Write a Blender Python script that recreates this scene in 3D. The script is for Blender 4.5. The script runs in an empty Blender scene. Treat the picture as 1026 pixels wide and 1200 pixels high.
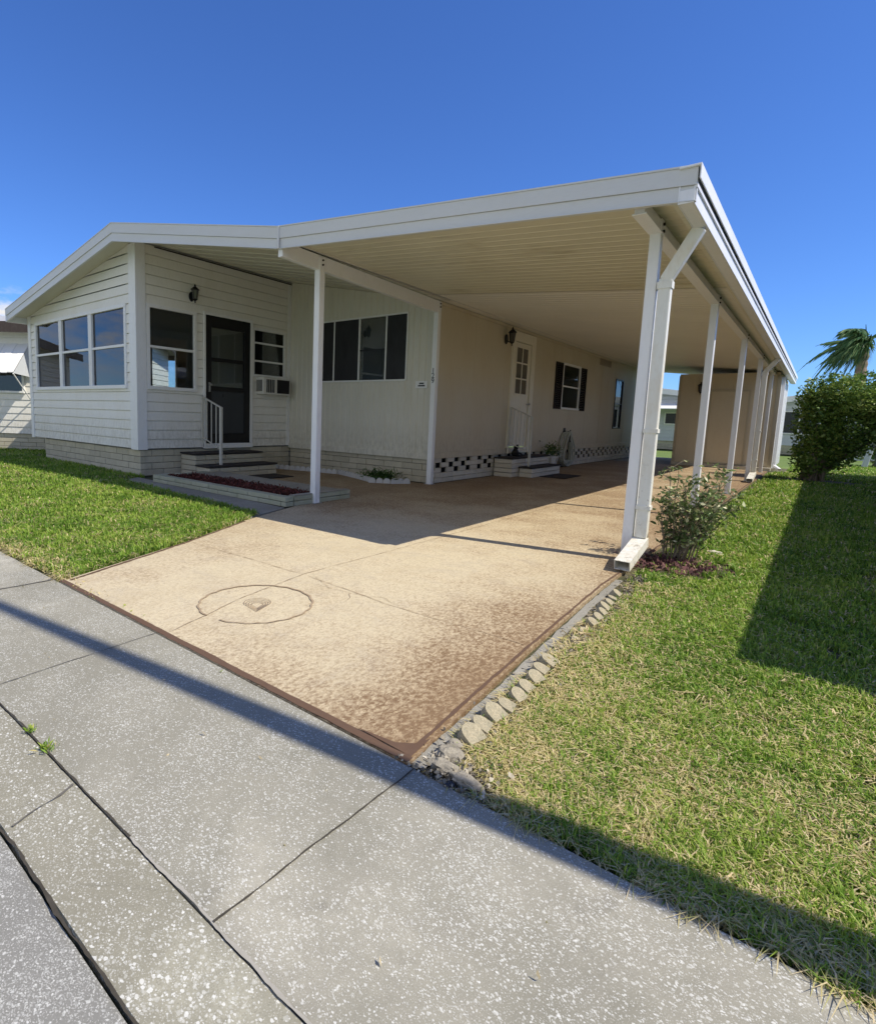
import bpy, math, random
import numpy as np
from mathutils import Vector, Matrix, noise
random.seed(7); rng = np.random.default_rng(7)
sc = bpy.context.scene
C = sc.collection
PI = math.pi

# ------------------------------------------------------------------ helpers
class MB:
    def __init__(s): s.v = []; s.f = []
    def quad(s, *p):
        n = len(s.v); s.v += [tuple(q) for q in p]; s.f.append(tuple(range(n, n+len(p))))
    def box(s, x0, x1, y0, y1, z0, z1):
        if x0 > x1: x0, x1 = x1, x0
        if y0 > y1: y0, y1 = y1, y0
        if z0 > z1: z0, z1 = z1, z0
        n = len(s.v)
        s.v += [(x0,y0,z0),(x1,y0,z0),(x1,y1,z0),(x0,y1,z0),(x0,y0,z1),(x1,y0,z1),(x1,y1,z1),(x0,y1,z1)]
        s.f += [tuple(n+i for i in q) for q in ((0,3,2,1),(4,5,6,7),(0,1,5,4),(1,2,6,5),(2,3,7,6),(3,0,4,7))]
    def hexa(s, p):      # 8 points, bottom loop then top loop
        n = len(s.v); s.v += [tuple(q) for q in p]
        s.f += [tuple(n+i for i in q) for q in ((0,3,2,1),(4,5,6,7),(0,1,5,4),(1,2,6,5),(2,3,7,6),(3,0,4,7))]
    def slope(s, xa, z0a, z1a, xb, z0b, z1b, y0, y1):   # slab sloping along x
        s.hexa([(xa,y0,z0a),(xb,y0,z0b),(xb,y1,z0b),(xa,y1,z0a),(xa,y0,z1a),(xb,y0,z1b),(xb,y1,z1b),(xa,y1,z1a)])
    def bar(s, a, b, w, d, up=(0,0,1)):
        a = Vector(a); b = Vector(b); t = (b-a).normalized(); up = Vector(up)
        if abs(t.dot(up)) > .98: up = Vector((0,1,0))
        x = t.cross(up).normalized(); y = x.cross(t).normalized()
        L = lambda c: [c - x*w/2 - y*d/2, c + x*w/2 - y*d/2, c + x*w/2 + y*d/2, c - x*w/2 + y*d/2]
        s.hexa(L(a) + L(b))
    def tube(s, pts, r, n=8, cap=True):
        pts = [Vector(p) for p in pts]; rs = r if isinstance(r, (list, tuple)) else [r]*len(pts)
        base = len(s.v); prev = None
        for i, p in enumerate(pts):
            t = (pts[min(i+1, len(pts)-1)] - pts[max(i-1, 0)]).normalized()
            u = prev if prev is not None else (Vector((0,0,1)) if abs(t.z) < .9 else Vector((1,0,0)))
            x = (u - t*u.dot(t)).normalized(); prev = x; y = t.cross(x)
            for k in range(n):
                a = 2*PI*k/n; s.v.append(tuple(p + (x*math.cos(a) + y*math.sin(a))*rs[i]))
        for i in range(len(pts)-1):
            for k in range(n):
                s.f.append((base+i*n+k, base+i*n+(k+1)%n, base+(i+1)*n+(k+1)%n, base+(i+1)*n+k))
        if cap:
            s.f.append(tuple(base+k for k in reversed(range(n)))); s.f.append(tuple(base+(len(pts)-1)*n+k for k in range(n)))
    def lathe(s, prof, c=(0,0,0), n=16):
        base = len(s.v)
        for r, z in prof:
            for k in range(n):
                a = 2*PI*k/n; s.v.append((c[0]+r*math.cos(a), c[1]+r*math.sin(a), c[2]+z))
        for i in range(len(prof)-1):
            for k in range(n):
                s.f.append((base+i*n+k, base+i*n+(k+1)%n, base+(i+1)*n+(k+1)%n, base+(i+1)*n+k))
        s.f.append(tuple(base+k for k in reversed(range(n)))); s.f.append(tuple(base+(len(prof)-1)*n+k for k in range(n)))
    def build(s, name, mat, parent=None, bevel=0, smooth=False, seg=2):
        me = bpy.data.meshes.new(name)
        off = Vector((0,0,0))
        if parent is not None:
            p = parent
            while p is not None: off += p.location; p = p.parent
        me.from_pydata([tuple(Vector(v)-off) for v in s.v], [], s.f); me.update()
        o = bpy.data.objects.new(name, me); C.objects.link(o)
        if parent is not None: o.parent = parent
        me.materials.append(mat)
        if bevel:
            b = o.modifiers.new('Bevel', 'BEVEL'); b.width = bevel; b.segments = seg; b.limit_method = 'ANGLE'
        if smooth:
            for q in me.polygons: q.use_smooth = True
        return o

def raw_mesh(name, verts, faces, mat, parent=None, attr=None, smooth=False):
    """verts Nx3 array, faces MxK array (one size) ; attr = per-face float called 'tone'"""
    me = bpy.data.meshes.new(name)
    v = np.asarray(verts, dtype=np.float32); f = np.asarray(faces, dtype=np.int32)
    me.vertices.add(len(v)); me.vertices.foreach_set('co', v.ravel())
    me.loops.add(f.size); me.loops.foreach_set('vertex_index', f.ravel())
    me.polygons.add(len(f)); me.polygons.foreach_set('loop_start', np.arange(0, f.size, f.shape[1], dtype=np.int32))
    me.update(calc_edges=True)
    if attr is not None:
        a = me.attributes.new('tone', 'FLOAT', 'FACE'); a.data.foreach_set('value', np.asarray(attr, dtype=np.float32))
    me.materials.append(mat)
    o = bpy.data.objects.new(name, me); C.objects.link(o)
    if parent is not None: o.parent = parent
    return o

def tag(o, label=None, cat=None, group=None, kind=None):
    if label: o['label'] = label
    if cat: o['category'] = cat
    if group: o['group'] = group
    if kind: o['kind'] = kind
    return o
def empty(name, loc, label, cat, group=None):
    o = bpy.data.objects.new(name, None); C.objects.link(o); o.location = loc; o.empty_display_size = .1
    return tag(o, label, cat, group)
def copy_tree(o, parent=None):
    c = o.copy(); C.objects.link(c)
    if parent is not None: c.parent = parent
    for ch in list(o.children): copy_tree(ch, c)
    return c

# ------------------------------------------------------------------ materials
def mat(name, col, rough=.6, metal=0., ior=1.45):
    m = bpy.data.materials.new(name); m.use_nodes = True
    b = m.node_tree.nodes['Principled BSDF']
    b.inputs['Base Color'].default_value = (*col, 1); b.inputs['Roughness'].default_value = rough
    b.inputs['Metallic'].default_value = metal; b.inputs['IOR'].default_value = ior
    return m
class NT:
    def __init__(s, m): s.t = m.node_tree; s.b = s.t.nodes['Principled BSDF']
    def n(s, kind, **kw):
        o = s.t.nodes.new(kind)
        for k, v in kw.items():
            if k.startswith('i_'): o.inputs[k[2:]].default_value = v
            else: setattr(o, k, v)
        return o
    def l(s, a, b): s.t.links.new(a, b)
    def coord(s, scale=(1,1,1), rot=(0,0,0)):
        c = s.n('ShaderNodeTexCoord'); m = s.n('ShaderNodeMapping'); m.inputs['Scale'].default_value = scale; m.inputs['Rotation'].default_value = rot
        s.l(c.outputs['Object'], m.inputs['Vector']); return m.outputs['Vector']
    def noise(s, vec, scale, detail=4, rough=.6, dist=0):
        o = s.n('ShaderNodeTexNoise'); o.inputs['Scale'].default_value = scale; o.inputs['Detail'].default_value = detail
        o.inputs['Roughness'].default_value = rough; o.inputs['Distortion'].default_value = dist
        if vec is not None: s.l(vec, o.inputs['Vector'])
        return o.outputs['Fac']
    def ramp(s, fac, stops):
        o = s.n('ShaderNodeValToRGB'); e = o.color_ramp.elements
        while len(e) < len(stops): e.new(.5)
        for i, (p, c) in enumerate(stops):
            e[i].position = p; e[i].color = (*c, 1) if len(c) == 3 else c
        s.l(fac, o.inputs['Fac']); return o.outputs['Color']
    def step(s, fac, a, b):
        return s.rng(fac, a, b, 0, 1)
    def rng(s, fac, a, b, c, d):
        o = s.n('ShaderNodeMapRange'); o.clamp = True
        for i, v in enumerate((a, b, c, d)): o.inputs[i+1].default_value = v
        s.l(fac, o.inputs[0]); return o.outputs[0]
    def mix(s, fac, a, b, mode='MIX'):
        o = s.n('ShaderNodeMix'); o.data_type = 'RGBA'; o.blend_type = mode
        for inp, v in ((o.inputs[0], fac), (o.inputs[6], a), (o.inputs[7], b)):
            if hasattr(v, 'node'): s.l(v, inp)
            elif isinstance(v, (int, float)): inp.default_value = v
            else: inp.default_value = (*v, 1)
        return o.outputs[2]
    def math(s, op, a, b=0.):
        o = s.n('ShaderNodeMath'); o.operation = op
        for i, v in enumerate((a, b)):
            if hasattr(v, 'node'): s.l(v, o.inputs[i])
            else: o.inputs[i].default_value = v
        return o.outputs[0]
    def col(s, c): s.l(c, s.b.inputs['Base Color'])
    def bump(s, h, dist=.004, strength=.6):
        o = s.n('ShaderNodeBump'); o.inputs['Distance'].default_value = dist; o.inputs['Strength'].default_value = strength
        s.l(h, o.inputs['Height']); s.l(o.outputs[0], s.b.inputs['Normal'])

def painted(name, c, dirt=(.35,.32,.25), amt=.25, rough=.45, scale=2.5, stretch=(1,1,.35)):
    """painted metal or vinyl with faint uneven grime"""
    m = mat(name, c, rough); t = NT(m); v = t.coord(stretch)
    n1 = t.noise(v, scale, 6, .65); f = t.rng(n1, .45, .8, 0, amt)
    n2 = t.noise(v, 28, 3, .6); k = t.mix(f, c, tuple(a*b for a, b in zip(c, [d/.45 for d in dirt])))
    k = t.mix(t.rng(n2, .5, .75, 0, .10), k, dirt); t.col(k)
    if name in ('white_aluminium', 'old_white_downspout', 'vinyl_siding', 'ribbed_siding', 'smooth_wall_panel'):
        sz = t.n('ShaderNodeSeparateXYZ'); t.l(t.coord(), sz.inputs[0]); hi = .45 if 'w' in name[:5] or name[0] == 'o' else 1.0
        g_ = t.math('MULTIPLY', t.rng(sz.outputs[2], hi-.4, hi, 1, 0), t.rng(t.noise(t.coord((3,3,1)), 9, 5, .75), .42, .62, .1, .75)); k = t.mix(t.math('MULTIPLY', g_, .6), k, dirt)
        if name[0] == 'o': ch = t.math('MULTIPLY', t.rng(t.noise(t.coord(), 22, 5, .7), .60, .63, 0, 1), t.rng(sz.outputs[2], .9, .1, 0, 1)); k = t.mix(t.math('MULTIPLY', ch, .8), k, (.30,.26,.19))
        t.col(k)
    t.l(t.rng(n1, .3, .7, rough*.85, min(1, rough*1.25)), t.b.inputs['Roughness']); t.bump(n2, .0006, .4)
    return m
M = {}
M['siding'] = painted('vinyl_siding', (.80,.785,.72), amt=.25)
M['ribwall'] = painted('ribbed_siding', (.68,.655,.56), amt=.25)
M['sidewall'] = painted('smooth_wall_panel', (.58,.52,.39), (.36,.29,.2), .3, .6, 1.2)
M['trim'] = painted('white_trim', (.80,.80,.78), amt=.15, rough=.4)
M['postwhite'] = painted('white_aluminium', (.80,.81,.82), (.45,.42,.36), .18, .38, 4)
M['spoutwhite'] = painted('old_white_downspout', (.78,.78,.72), (.35,.27,.15), .45, .45, 7)
M['fascia'] = painted('fascia_aluminium', (.62,.63,.62), (.42,.38,.30), .22, .38, 2, (.5,1,3))
M['skin'] = painted('shed_wall_panel', (.70,.62,.47), (.36,.29,.2), .3, .6, 1.2)
M['black'] = painted('black_paint', (.006,.006,.007), (.03,.03,.03), .2, .4)
M['darkshutter'] = painted('dark_shutter', (.012,.008,.009), (.03,.02,.02), .2, .85)
M['darkpanel'] = painted('door_kick_panel', (.035,.04,.045), (.06,.06,.06), .3, .3)
M['dooriv'] = painted('ivory_door', (.75,.71,.60), (.4,.34,.22), .15, .4)
M['blind'] = mat('window_blind', (.30,.29,.25), .7)
M['blindd'] = mat('dim_curtain', (.085,.09,.09), .8)
M['dark'] = mat('dark_void', (.012,.012,.012), .9)
M['interior'] = mat('room_interior', (.11,.10,.085), .9)
M['metal'] = mat('steel', (.5,.5,.5), .35, 1.)
M['ivoryrail'] = painted('railing_paint', (.55,.54,.48), (.3,.25,.18), .4, .45, 9)
M['rubber'] = mat('black_rubber', (.02,.02,.02), .8)
M['carpet'] = painted('step_carpet', (.035,.03,.028), (.1,.08,.06), .4, .95, 12)
M['rug'] = painted('door_mat', (.03,.022,.018), (.07,.06,.05), .4, .95, 14)
M['hose'] = painted('garden_hose', (.46,.48,.41), (.15,.16,.1), .4, .45, 10)
M['acwhite'] = painted('ac_plastic', (.68,.67,.62), amt=.15)
M['lampglass'] = mat('lamp_glass', (.10,.095,.085), .08)
M['vent'] = painted('beige_vent', (.40,.33,.24), (.25,.2,.15), .2, .5)

def glass(name, tint=(.75,.8,.8), ior=1.55, opac=.0):
    m = bpy.data.materials.new(name); m.use_nodes = True; t = m.node_tree; t.nodes.clear()
    o = t.nodes.new('ShaderNodeOutputMaterial'); tr = t.nodes.new('ShaderNodeBsdfTransparent'); tr.inputs[0].default_value = (*tint, 1)
    g = t.nodes.new('ShaderNodeBsdfGlossy'); g.inputs['Roughness'].default_value = .015; g.inputs['Color'].default_value = (.72,.72,.72,1)
    fr = t.nodes.new('ShaderNodeFresnel'); fr.inputs[0].default_value = ior
    mx = t.nodes.new('ShaderNodeMixShader')
    t.links.new(fr.outputs[0], mx.inputs[0]); t.links.new(tr.outputs[0], mx.inputs[1]); t.links.new(g.outputs[0], mx.inputs[2])
    t.links.new(mx.outputs[0], o.inputs[0]); return m
M['glass'] = glass('window_glass', (.24,.26,.27), 2.15)
M['glassdark'] = mat('dark_window_glass', (.02,.025,.03), .04, 0, 1.7)
M['added_screen'] = painted('insect_screen', (.018,.018,.02), (.05,.05,.05), .3, .6, 5)
M['glassclear'] = glass('clear_window_glass', (.85,.88,.88), 1.5)

# concrete with exposed shell flecks
def concrete(name, base, dark, fleck_scale, fleck_lo=.16, amount=.5, dens=1.0, lines=()):
    m = mat(name, base, .85); t = NT(m); v = t.coord()
    big = t.noise(v, 1.15, 6, .66); mid = t.noise(v, 9, 5, .7); fine = t.noise(v, 160, 3, .7)
    c = t.mix(t.rng(big, .40, .60, 0, 1), dark, base)
    sx = t.n('ShaderNodeSeparateXYZ'); t.l(v, sx.inputs[0])
    for ly in lines:      # grime gathered along the joints
        dd = t.math('ABSOLUTE', t.math('SUBTRACT', sx.outputs[1], ly)); c = t.mix(t.math('MULTIPLY', t.rng(dd, .0, .055, 1, 0), t.rng(t.noise(v, 7, 4, .7), .35, .65, .15, .85)), c, tuple(x*.48 for x in base))
    c = t.mix(t.rng(mid, .42, .68, 0, .65), c, tuple(x*.62 for x in base)); c = t.mix(t.rng(t.noise(v, .75, 6, .68, .8), .45, .57, 0, .72), c, dark); c = t.mix(t.rng(t.noise(v, 2.7, 6, .75, 1.5), .60, .68, 0, .4), c, (.10,.095,.075))
    c = t.mix(t.rng(fine, .35, .7, 0, .5), c, tuple(x*.62 for x in base))
    wet = t.noise(v, 3.2, 5, .7, 1.2)
    c = t.mix(t.rng(wet, .54, .70, 0, .5), c, tuple(x*.62 for x in base))
    spk = t.noise(v, 330, 2, .6); c = t.mix(t.rng(spk, .60, .68, 0, .55), c, (.72,.71,.66)); c = t.mix(t.rng(spk, .40, .33, 0, .5), c, tuple(x*.4 for x in base))
    # flecks: two layers of stretched cells with their own sizes
    last = None
    for k, (sc_, rot, hi) in enumerate(((fleck_scale, .5, fleck_lo), (fleck_scale*1.8, 2.0, fleck_lo*1.25))):
        vv = t.coord((1, 1.28, 1), (0, 0, rot))
        wob = t.n('ShaderNodeTexNoise'); wob.inputs['Scale'].default_value = fleck_scale*.9; t.l(vv, wob.inputs['Vector'])
        ad = t.n('ShaderNodeMixRGB'); ad.blend_type = 'ADD'; ad.inputs[0].default_value = .010; t.l(vv, ad.inputs[1]); t.l(wob.outputs['Color'], ad.inputs[2])
        vo = t.n('ShaderNodeTexVoronoi'); vo.inputs['Scale'].default_value = sc_; t.l(ad.outputs[0], vo.inputs['Vector'])
        sep = t.n('ShaderNodeSeparateColor'); t.l(vo.outputs['Color'], sep.inputs[0])
        area = t.rng(t.noise(v, 2.4 + k, 4, .65, .6), .38, .58, .08, dens)      # where the paste has worn off
        on = t.math('LESS_THAN', sep.outputs[0], area)
        size = t.math('MULTIPLY', sep.outputs[1], hi); size = t.math('ADD', size, hi*.55)
        dot = t.math('LESS_THAN', vo.outputs['Distance'], size)
        fl = t.math('MULTIPLY', t.math('MULTIPLY', on, dot), t.rng(sep.outputs[2], 0, 1, .25, 1))
        c = t.mix(t.math('MULTIPLY', fl, amount), c, (.80,.80,.74)); last = fl
    t.col(c); t.bump(t.math('ADD', t.math('MULTIPLY', fine, .6), last), .0015, .7)
    return m
M['sidewalk'] = concrete('sidewalk_concrete', (.44,.415,.33), (.225,.215,.165), 96, .27, .58, .80, (.6, 1.3))
M['apron'] = concrete('gutter_concrete', (.42,.40,.305), (.225,.21,.155), 74, .28, .62, .80, (.6, .4))
M['asphalt'] = concrete('worn_asphalt', (.33,.325,.29), (.21,.205,.18), 130, .32, .5, .85, (.4,))
M['slab'] = concrete('plain_concrete', (.36,.34,.28), (.24,.225,.18), 90, .16, .3, .3)

# stained driveway: tan with brown mottles
m = mat('stamped_driveway', (.5,.4,.28), .7); t = NT(m); v = t.coord(); M['drive'] = m
sepx = t.n('ShaderNodeSeparateXYZ'); t.l(v, sepx.inputs[0]); X_, Y_ = sepx.outputs[0], sepx.outputs[1]
vs = t.coord((1, .62, 1), (0, 0, .35))
n_a = t.noise(vs, 62, 4, .75, .35); n_b = t.noise(vs, 120, 3, .65, .3); big = t.noise(v, 1.3, 4, .6); fine = t.noise(v, 150, 3, .6)
edge = t.rng(X_, -2.05, -.90, 0, 1)                                # brown build-up along the right edge
edge = t.math('MULTIPLY', t.math('MULTIPLY', edge, edge), t.rng(Y_, 1.3, 3.4, 1, .55))
back = t.rng(Y_, 3.6, 7.5, 0, .55)                                 # brown mottles deepened under the roof, painting its shade into the stain
left = t.rng(X_, -3.2, -4.1, 0, .25)
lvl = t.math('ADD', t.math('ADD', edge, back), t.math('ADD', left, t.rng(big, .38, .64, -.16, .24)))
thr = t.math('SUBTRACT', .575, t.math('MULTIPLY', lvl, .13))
mot = t.rng(t.math('SUBTRACT', n_a, thr), -.09, .09, 0, 1)
mot2 = t.rng(t.math('SUBTRACT', n_b, t.math('SUBTRACT', thr, -.0)), -.08, .08, 0, .7)
base = t.mix(t.rng(big, .3, .7, 0, 1), (.57,.49,.325), (.70,.615,.425))
base = t.mix(t.rng(t.noise(v, 4.5, 5, .7, 1.), .5, .72, 0, .5), base, (.42,.37,.29))
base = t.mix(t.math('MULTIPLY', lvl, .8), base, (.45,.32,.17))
base = t.mix(t.rng(t.noise(v, 2.2, 6, .72, 1.5), .52, .66, 0, .45), base, (.50,.41,.26))
base = t.mix(t.rng(fine, .35, .7, 0, .28), base, (.30,.22,.14))
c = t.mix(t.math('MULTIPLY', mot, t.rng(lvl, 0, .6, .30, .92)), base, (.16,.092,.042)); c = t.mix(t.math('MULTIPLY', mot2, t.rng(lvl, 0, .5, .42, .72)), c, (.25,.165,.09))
t.col(c); t.bump(t.math('ADD', n_a, t.math('MULTIPLY', fine, .5)), .004, .5)
M['brownband'] = painted('brown_stain_band', (.12,.072,.045), (.28,.18,.11), .4, .7, 14, (1,1,1))
M['crack'] = painted('crack_dirt', (.055,.048,.036), (.16,.14,.1), .5, .95, 18, (1,1,1))
M['joint'] = painted('joint_dirt', (.13,.12,.10), (.22,.2,.16), .6, .9, 20, (1,1,1))
M['jointlight'] = painted('joint_mortar', (.36,.34,.29), (.3,.3,.27), .5, .9, 20, (1,1,1))
M['line'] = painted('etched_line', (.34,.26,.17), (.45,.36,.25), .5, .8, 30, (1,1,1))
M['disc'] = None

# soil / thatch under the grass
m = mat('lawn_soil', (.1,.1,.05), .95); t = NT(m); v = t.coord(); M['soil'] = m
c = t.ramp(t.noise(v, 3.5, 6, .7), [(.3,(.04,.05,.016)),(.5,(.085,.075,.038)),(.68,(.22,.18,.11))])
c = t.mix(t.rng(t.noise(v, 70, 3, .7), .35, .7, 0, .6), c, (.05,.06,.02)); t.col(c); t.bump(t.noise(v, 60, 3, .7), .01, .8)
m = mat('far_lawn', (.1,.15,.04), .95); t = NT(m); v = t.coord(); M['farlawn'] = m
c = t.ramp(t.noise(v, 1.2, 6, .7), [(.3,(.11,.19,.03)),(.7,(.20,.26,.07))]); c = t.mix(t.rng(t.noise(v, 40, 3, .7), .35, .7, 0, .6), c, (.05,.08,.015)); t.col(c)
def toned(name, stops, rough=.6, trans=.25):
    m = mat(name, stops[0][1], rough); t = NT(m); a = t.n('ShaderNodeAttribute'); a.attribute_name = 'tone'
    t.col(t.ramp(a.outputs['Fac'], stops))
    tr = t.n('ShaderNodeBsdfTranslucent'); mx = t.n('ShaderNodeMixShader'); mx.inputs[0].default_value = trans
    t.l(t.ramp(a.outputs['Fac'], stops), tr.inputs[0]); t.l(t.b.outputs[0], mx.inputs[1]); t.l(tr.outputs[0], mx.inputs[2])
    t.l(mx.outputs[0], t.t.nodes['Material Output'].inputs[0]); t.b.inputs['Specular IOR Level'].default_value = .35
    return m
M['grass'] = toned('grass_blades', [(0,(.05,.12,.012)),(.22,(.14,.26,.028)),(.42,(.24,.39,.045)),(.62,(.38,.49,.08)),(.8,(.60,.52,.23)),(1,(.82,.68,.42))], .55, .38)
M['leafdark'] = toned('dark_shrub_leaves', [(0,(.03,.07,.015)),(.4,(.085,.17,.03)),(.7,(.18,.28,.05)),(1,(.38,.44,.12))], .45, .2)
M['leafvar'] = toned('spindly_shrub_leaves', [(0,(.05,.09,.03)),(.4,(.13,.20,.06)),(.7,(.30,.34,.14)),(1,(.62,.60,.38))], .45, .2)
M['palm'] = toned('palm_leaflets', [(0,(.04,.10,.04)),(.6,(.10,.20,.07)),(1,(.24,.32,.12))], .45, .25)
M['mulch'] = toned('bark_chips', [(0,(.04,.014,.011)),(.5,(.10,.026,.02)),(1,(.18,.06,.045))], .85, 0.)
M['bark'] = painted('stem_bark', (.22,.18,.13), (.25,.22,.17), .5, .85, 12)
M['palmbark'] = painted('palm_bark', (.22,.17,.12), (.35,.3,.24), .5, .9, 6)
# brick
def brickmat(name, c, c2, fine=60):
    m = mat(name, c, .85); t = NT(m); v = t.coord(); n1 = t.noise(v, 5 if fine == 60 else 30, 5, .7); n2 = t.noise(v, fine, 4, .7)
    k = t.mix(t.rng(n1, .35, .7, 0, 1), c, c2); k = t.mix(t.rng(n2, .4, .75, 0, .5 if fine == 60 else .9), k, tuple(x*(.7 if fine == 60 else .35) for x in c))
    g = t.n('ShaderNodeNewGeometry'); k = t.mix(t.rng(g.outputs['Random Per Island'], 0, 1, 0, .35), k, tuple(x*.62 for x in c2)); t.col(k)
    t.bump(n2, .003, .6); return m
M['brick'] = brickmat('slump_block', (.58,.53,.40), (.46,.42,.31))
M['block'] = brickmat('white_block', (.72,.67,.55), (.6,.55,.44))
M['planterblock'] = brickmat('planter_block', (.44,.43,.32), (.33,.35,.23))
M['mortar'] = mat('mortar', (.22,.21,.18), .95)
M['scallop'] = brickmat('edging_stone', (.54,.46,.30), (.30,.28,.19), 140)
M['whitescallop'] = brickmat('white_edging', (.62,.62,.6), (.5,.5,.47))
M['rock'] = brickmat('rough_rock', (.50,.45,.34), (.25,.22,.17), 170)
# carport ceiling: yellower pans in front, with rusty drip streaks on some ribs
def ceiling_mat(name, c, streak):
    m = mat(name, c, .42); t = NT(m); v = t.coord()
    n1 = t.noise(v, 1.1, 4, .6); k = t.mix(t.rng(n1, .35, .7, 0, .3), c, tuple(x*.8 for x in c))
    if streak:
        vs = t.coord((.7, 16, 1)); n2 = t.noise(vs, 1.6, 4, .6); patch = t.noise(v, 1.25, 2, .5)
        f = t.math('MULTIPLY', t.rng(n2, .53, .60, 0, 1), t.rng(patch, .54, .64, 0, .5)); k = t.mix(f, k, (.27,.21,.10))
    t.col(k); return m
M['ceilyellow'] = ceiling_mat('yellow_roof_pans', (.68,.64,.49), True)
M['ceilwhite'] = ceiling_mat('white_roof_pans', (.80,.77,.69), False)
M['soffit'] = ceiling_mat('porch_soffit', (.66,.63,.52), False)
M['rooftop'] = painted('roof_metal', (.62,.62,.60), amt=.3)
M['roofshine'] = painted('neighbour_roof_metal', (.45,.46,.47), amt=.3, rough=.35)
M['brownfascia'] = painted('brown_fascia', (.055,.038,.030), amt=.2)
M['bluewhite'] = painted('pale_house_siding', (.60,.63,.66), amt=.15)

# ------------------------------------------------------------------ world, sun, camera
S = Vector((1, .21, 1.308)).normalized()
el = math.asin(S.z); az = math.atan2(S.x, S.y)
w = bpy.data.worlds.new('World'); sc.world = w; w.use_nodes = True
t = w.node_tree; bg = t.nodes['Background']
sky = t.nodes.new('ShaderNodeTexSky'); sky.sky_type = 'NISHITA'; sky.sun_disc = False
sky.sun_elevation = el; sky.sun_rotation = az; sky.altitude = 0; sky.air_density = 1.0; sky.dust_density = .1; sky.ozone_density = 3.2
tc = t.nodes.new('ShaderNodeTexCoord'); sp = t.nodes.new('ShaderNodeSeparateXYZ'); t.links.new(tc.outputs['Generated'], sp.inputs[0])
mp = t.nodes.new('ShaderNodeMapping'); mp.inputs['Scale'].default_value = (1,1,2.6); t.links.new(tc.outputs['Generated'], mp.inputs['Vector'])
nz = t.nodes.new('ShaderNodeTexNoise'); nz.inputs['Scale'].default_value = 5.5; nz.inputs['Detail'].default_value = 9; nz.inputs['Roughness'].default_value = .62
t.links.new(mp.outputs[0], nz.inputs['Vector'])
def mr(src, a, b, c_, d):
    o = t.nodes.new('ShaderNodeMapRange'); o.clamp = True
    for i, q in enumerate((a, b, c_, d)): o.inputs[i+1].default_value = q
    t.links.new(src, o.inputs[0]); return o.outputs[0]
def mu(a, b):
    o = t.nodes.new('ShaderNodeMath'); o.operation = 'MULTIPLY'; t.links.new(a, o.inputs[0]); t.links.new(b, o.inputs[1]); return o.outputs[0]
cl = mu(mu(mr(nz.outputs['Fac'], .44, .60, 0, 1), mr(sp.outputs[0], -.62, -.85, 0, 1)), mu(mr(sp.outputs[2], .185, .15, 0, 1), mr(sp.outputs[2], .02, .08, 0, 1)))
mx = t.nodes.new('ShaderNodeMix'); mx.data_type = 'RGBA'; t.links.new(cl, mx.inputs[0]); mx.inputs[7].default_value = (7.4,7.1,6.5,1)
n2 = t.nodes.new('ShaderNodeTexNoise'); n2.inputs['Scale'].default_value = 2.6; n2.inputs['Detail'].default_value = 8; n2.inputs['Roughness'].default_value = .6
mp2 = t.nodes.new('ShaderNodeMapping'); mp2.inputs['Scale'].default_value = (1,1,2.2); t.links.new(tc.outputs['Generated'], mp2.inputs['Vector']); t.links.new(mp2.outputs[0], n2.inputs['Vector'])
cl2 = mu(mu(mr(n2.outputs['Fac'], .42, .56, 0, 1), mr(sp.outputs[1], -.05, -.35, 0, 1)), mu(mr(sp.outputs[2], .85, .5, 0, 1), mr(sp.outputs[2], .02, .10, 0, 1)))  # unseen clouds behind the camera, added as neutral fill for the shaded front
ad = t.nodes.new('ShaderNodeMath'); ad.operation = 'MAXIMUM'; t.links.new(cl, ad.inputs[0]); t.links.new(cl2, ad.inputs[1]); t.links.new(ad.outputs[0], mx.inputs[0])
tn = t.nodes.new('ShaderNodeMix'); tn.data_type = 'RGBA'; tn.blend_type = 'MULTIPLY'; tn.inputs[0].default_value = 1; tn.inputs[7].default_value = (.50,.79,1.33,1)
t.links.new(sky.outputs[0], tn.inputs[6]); t.links.new(tn.outputs[2], mx.inputs[6])
t.links.new(mx.outputs[2], bg.inputs['Color']); bg.inputs['Strength'].default_value = .118

sun = bpy.data.lights.new('Sun', 'SUN'); sun.energy = 5.0; sun.angle = math.radians(.4); sun.color = (1, .925, .80)
so = bpy.data.objects.new('Sun', sun); C.objects.link(so); so.rotation_euler = S.to_track_quat('Z', 'Y').to_euler(); so.location = (5, 2, 12)

yaw, pitch, roll, F, CX, CY = -0.6995361360022757, 0.12328519134709054, -0.03192533584373484, 639.7584700311262, 417.95891584870014, 567.7493934542237
fw = Vector((math.sin(yaw)*math.cos(pitch), math.cos(yaw)*math.cos(pitch), -math.sin(pitch)))
r0 = Vector((math.cos(yaw), -math.sin(yaw), 0)); d0 = fw.cross(r0)
r1 = r0*math.cos(roll) + d0*math.sin(roll); d1 = -r0*math.sin(roll) + d0*math.cos(roll)
cam = bpy.data.cameras.new('Camera'); co = bpy.data.objects.new('Camera', cam); C.objects.link(co); sc.camera = co
up = -d1; bk = -fw
co.matrix_world = Matrix(((r1.x, up.x, bk.x, 0), (r1.y, up.y, bk.y, 0), (r1.z, up.z, bk.z, 1.05), (0,0,0,1)))
cam.sensor_fit = 'VERTICAL'; cam.sensor_height = 24; cam.lens = 24*F/1200
cam.shift_x = (513-CX)/1200; cam.shift_y = -(600-CY)/1200; cam.clip_end = 2000; cam.clip_start = .02
sc.view_settings.view_transform = 'Standard'; sc.view_settings.look = 'None'; sc.view_settings.gamma = 1; sc.view_settings.exposure = .15
sc.cycles.max_bounces = 8

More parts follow.
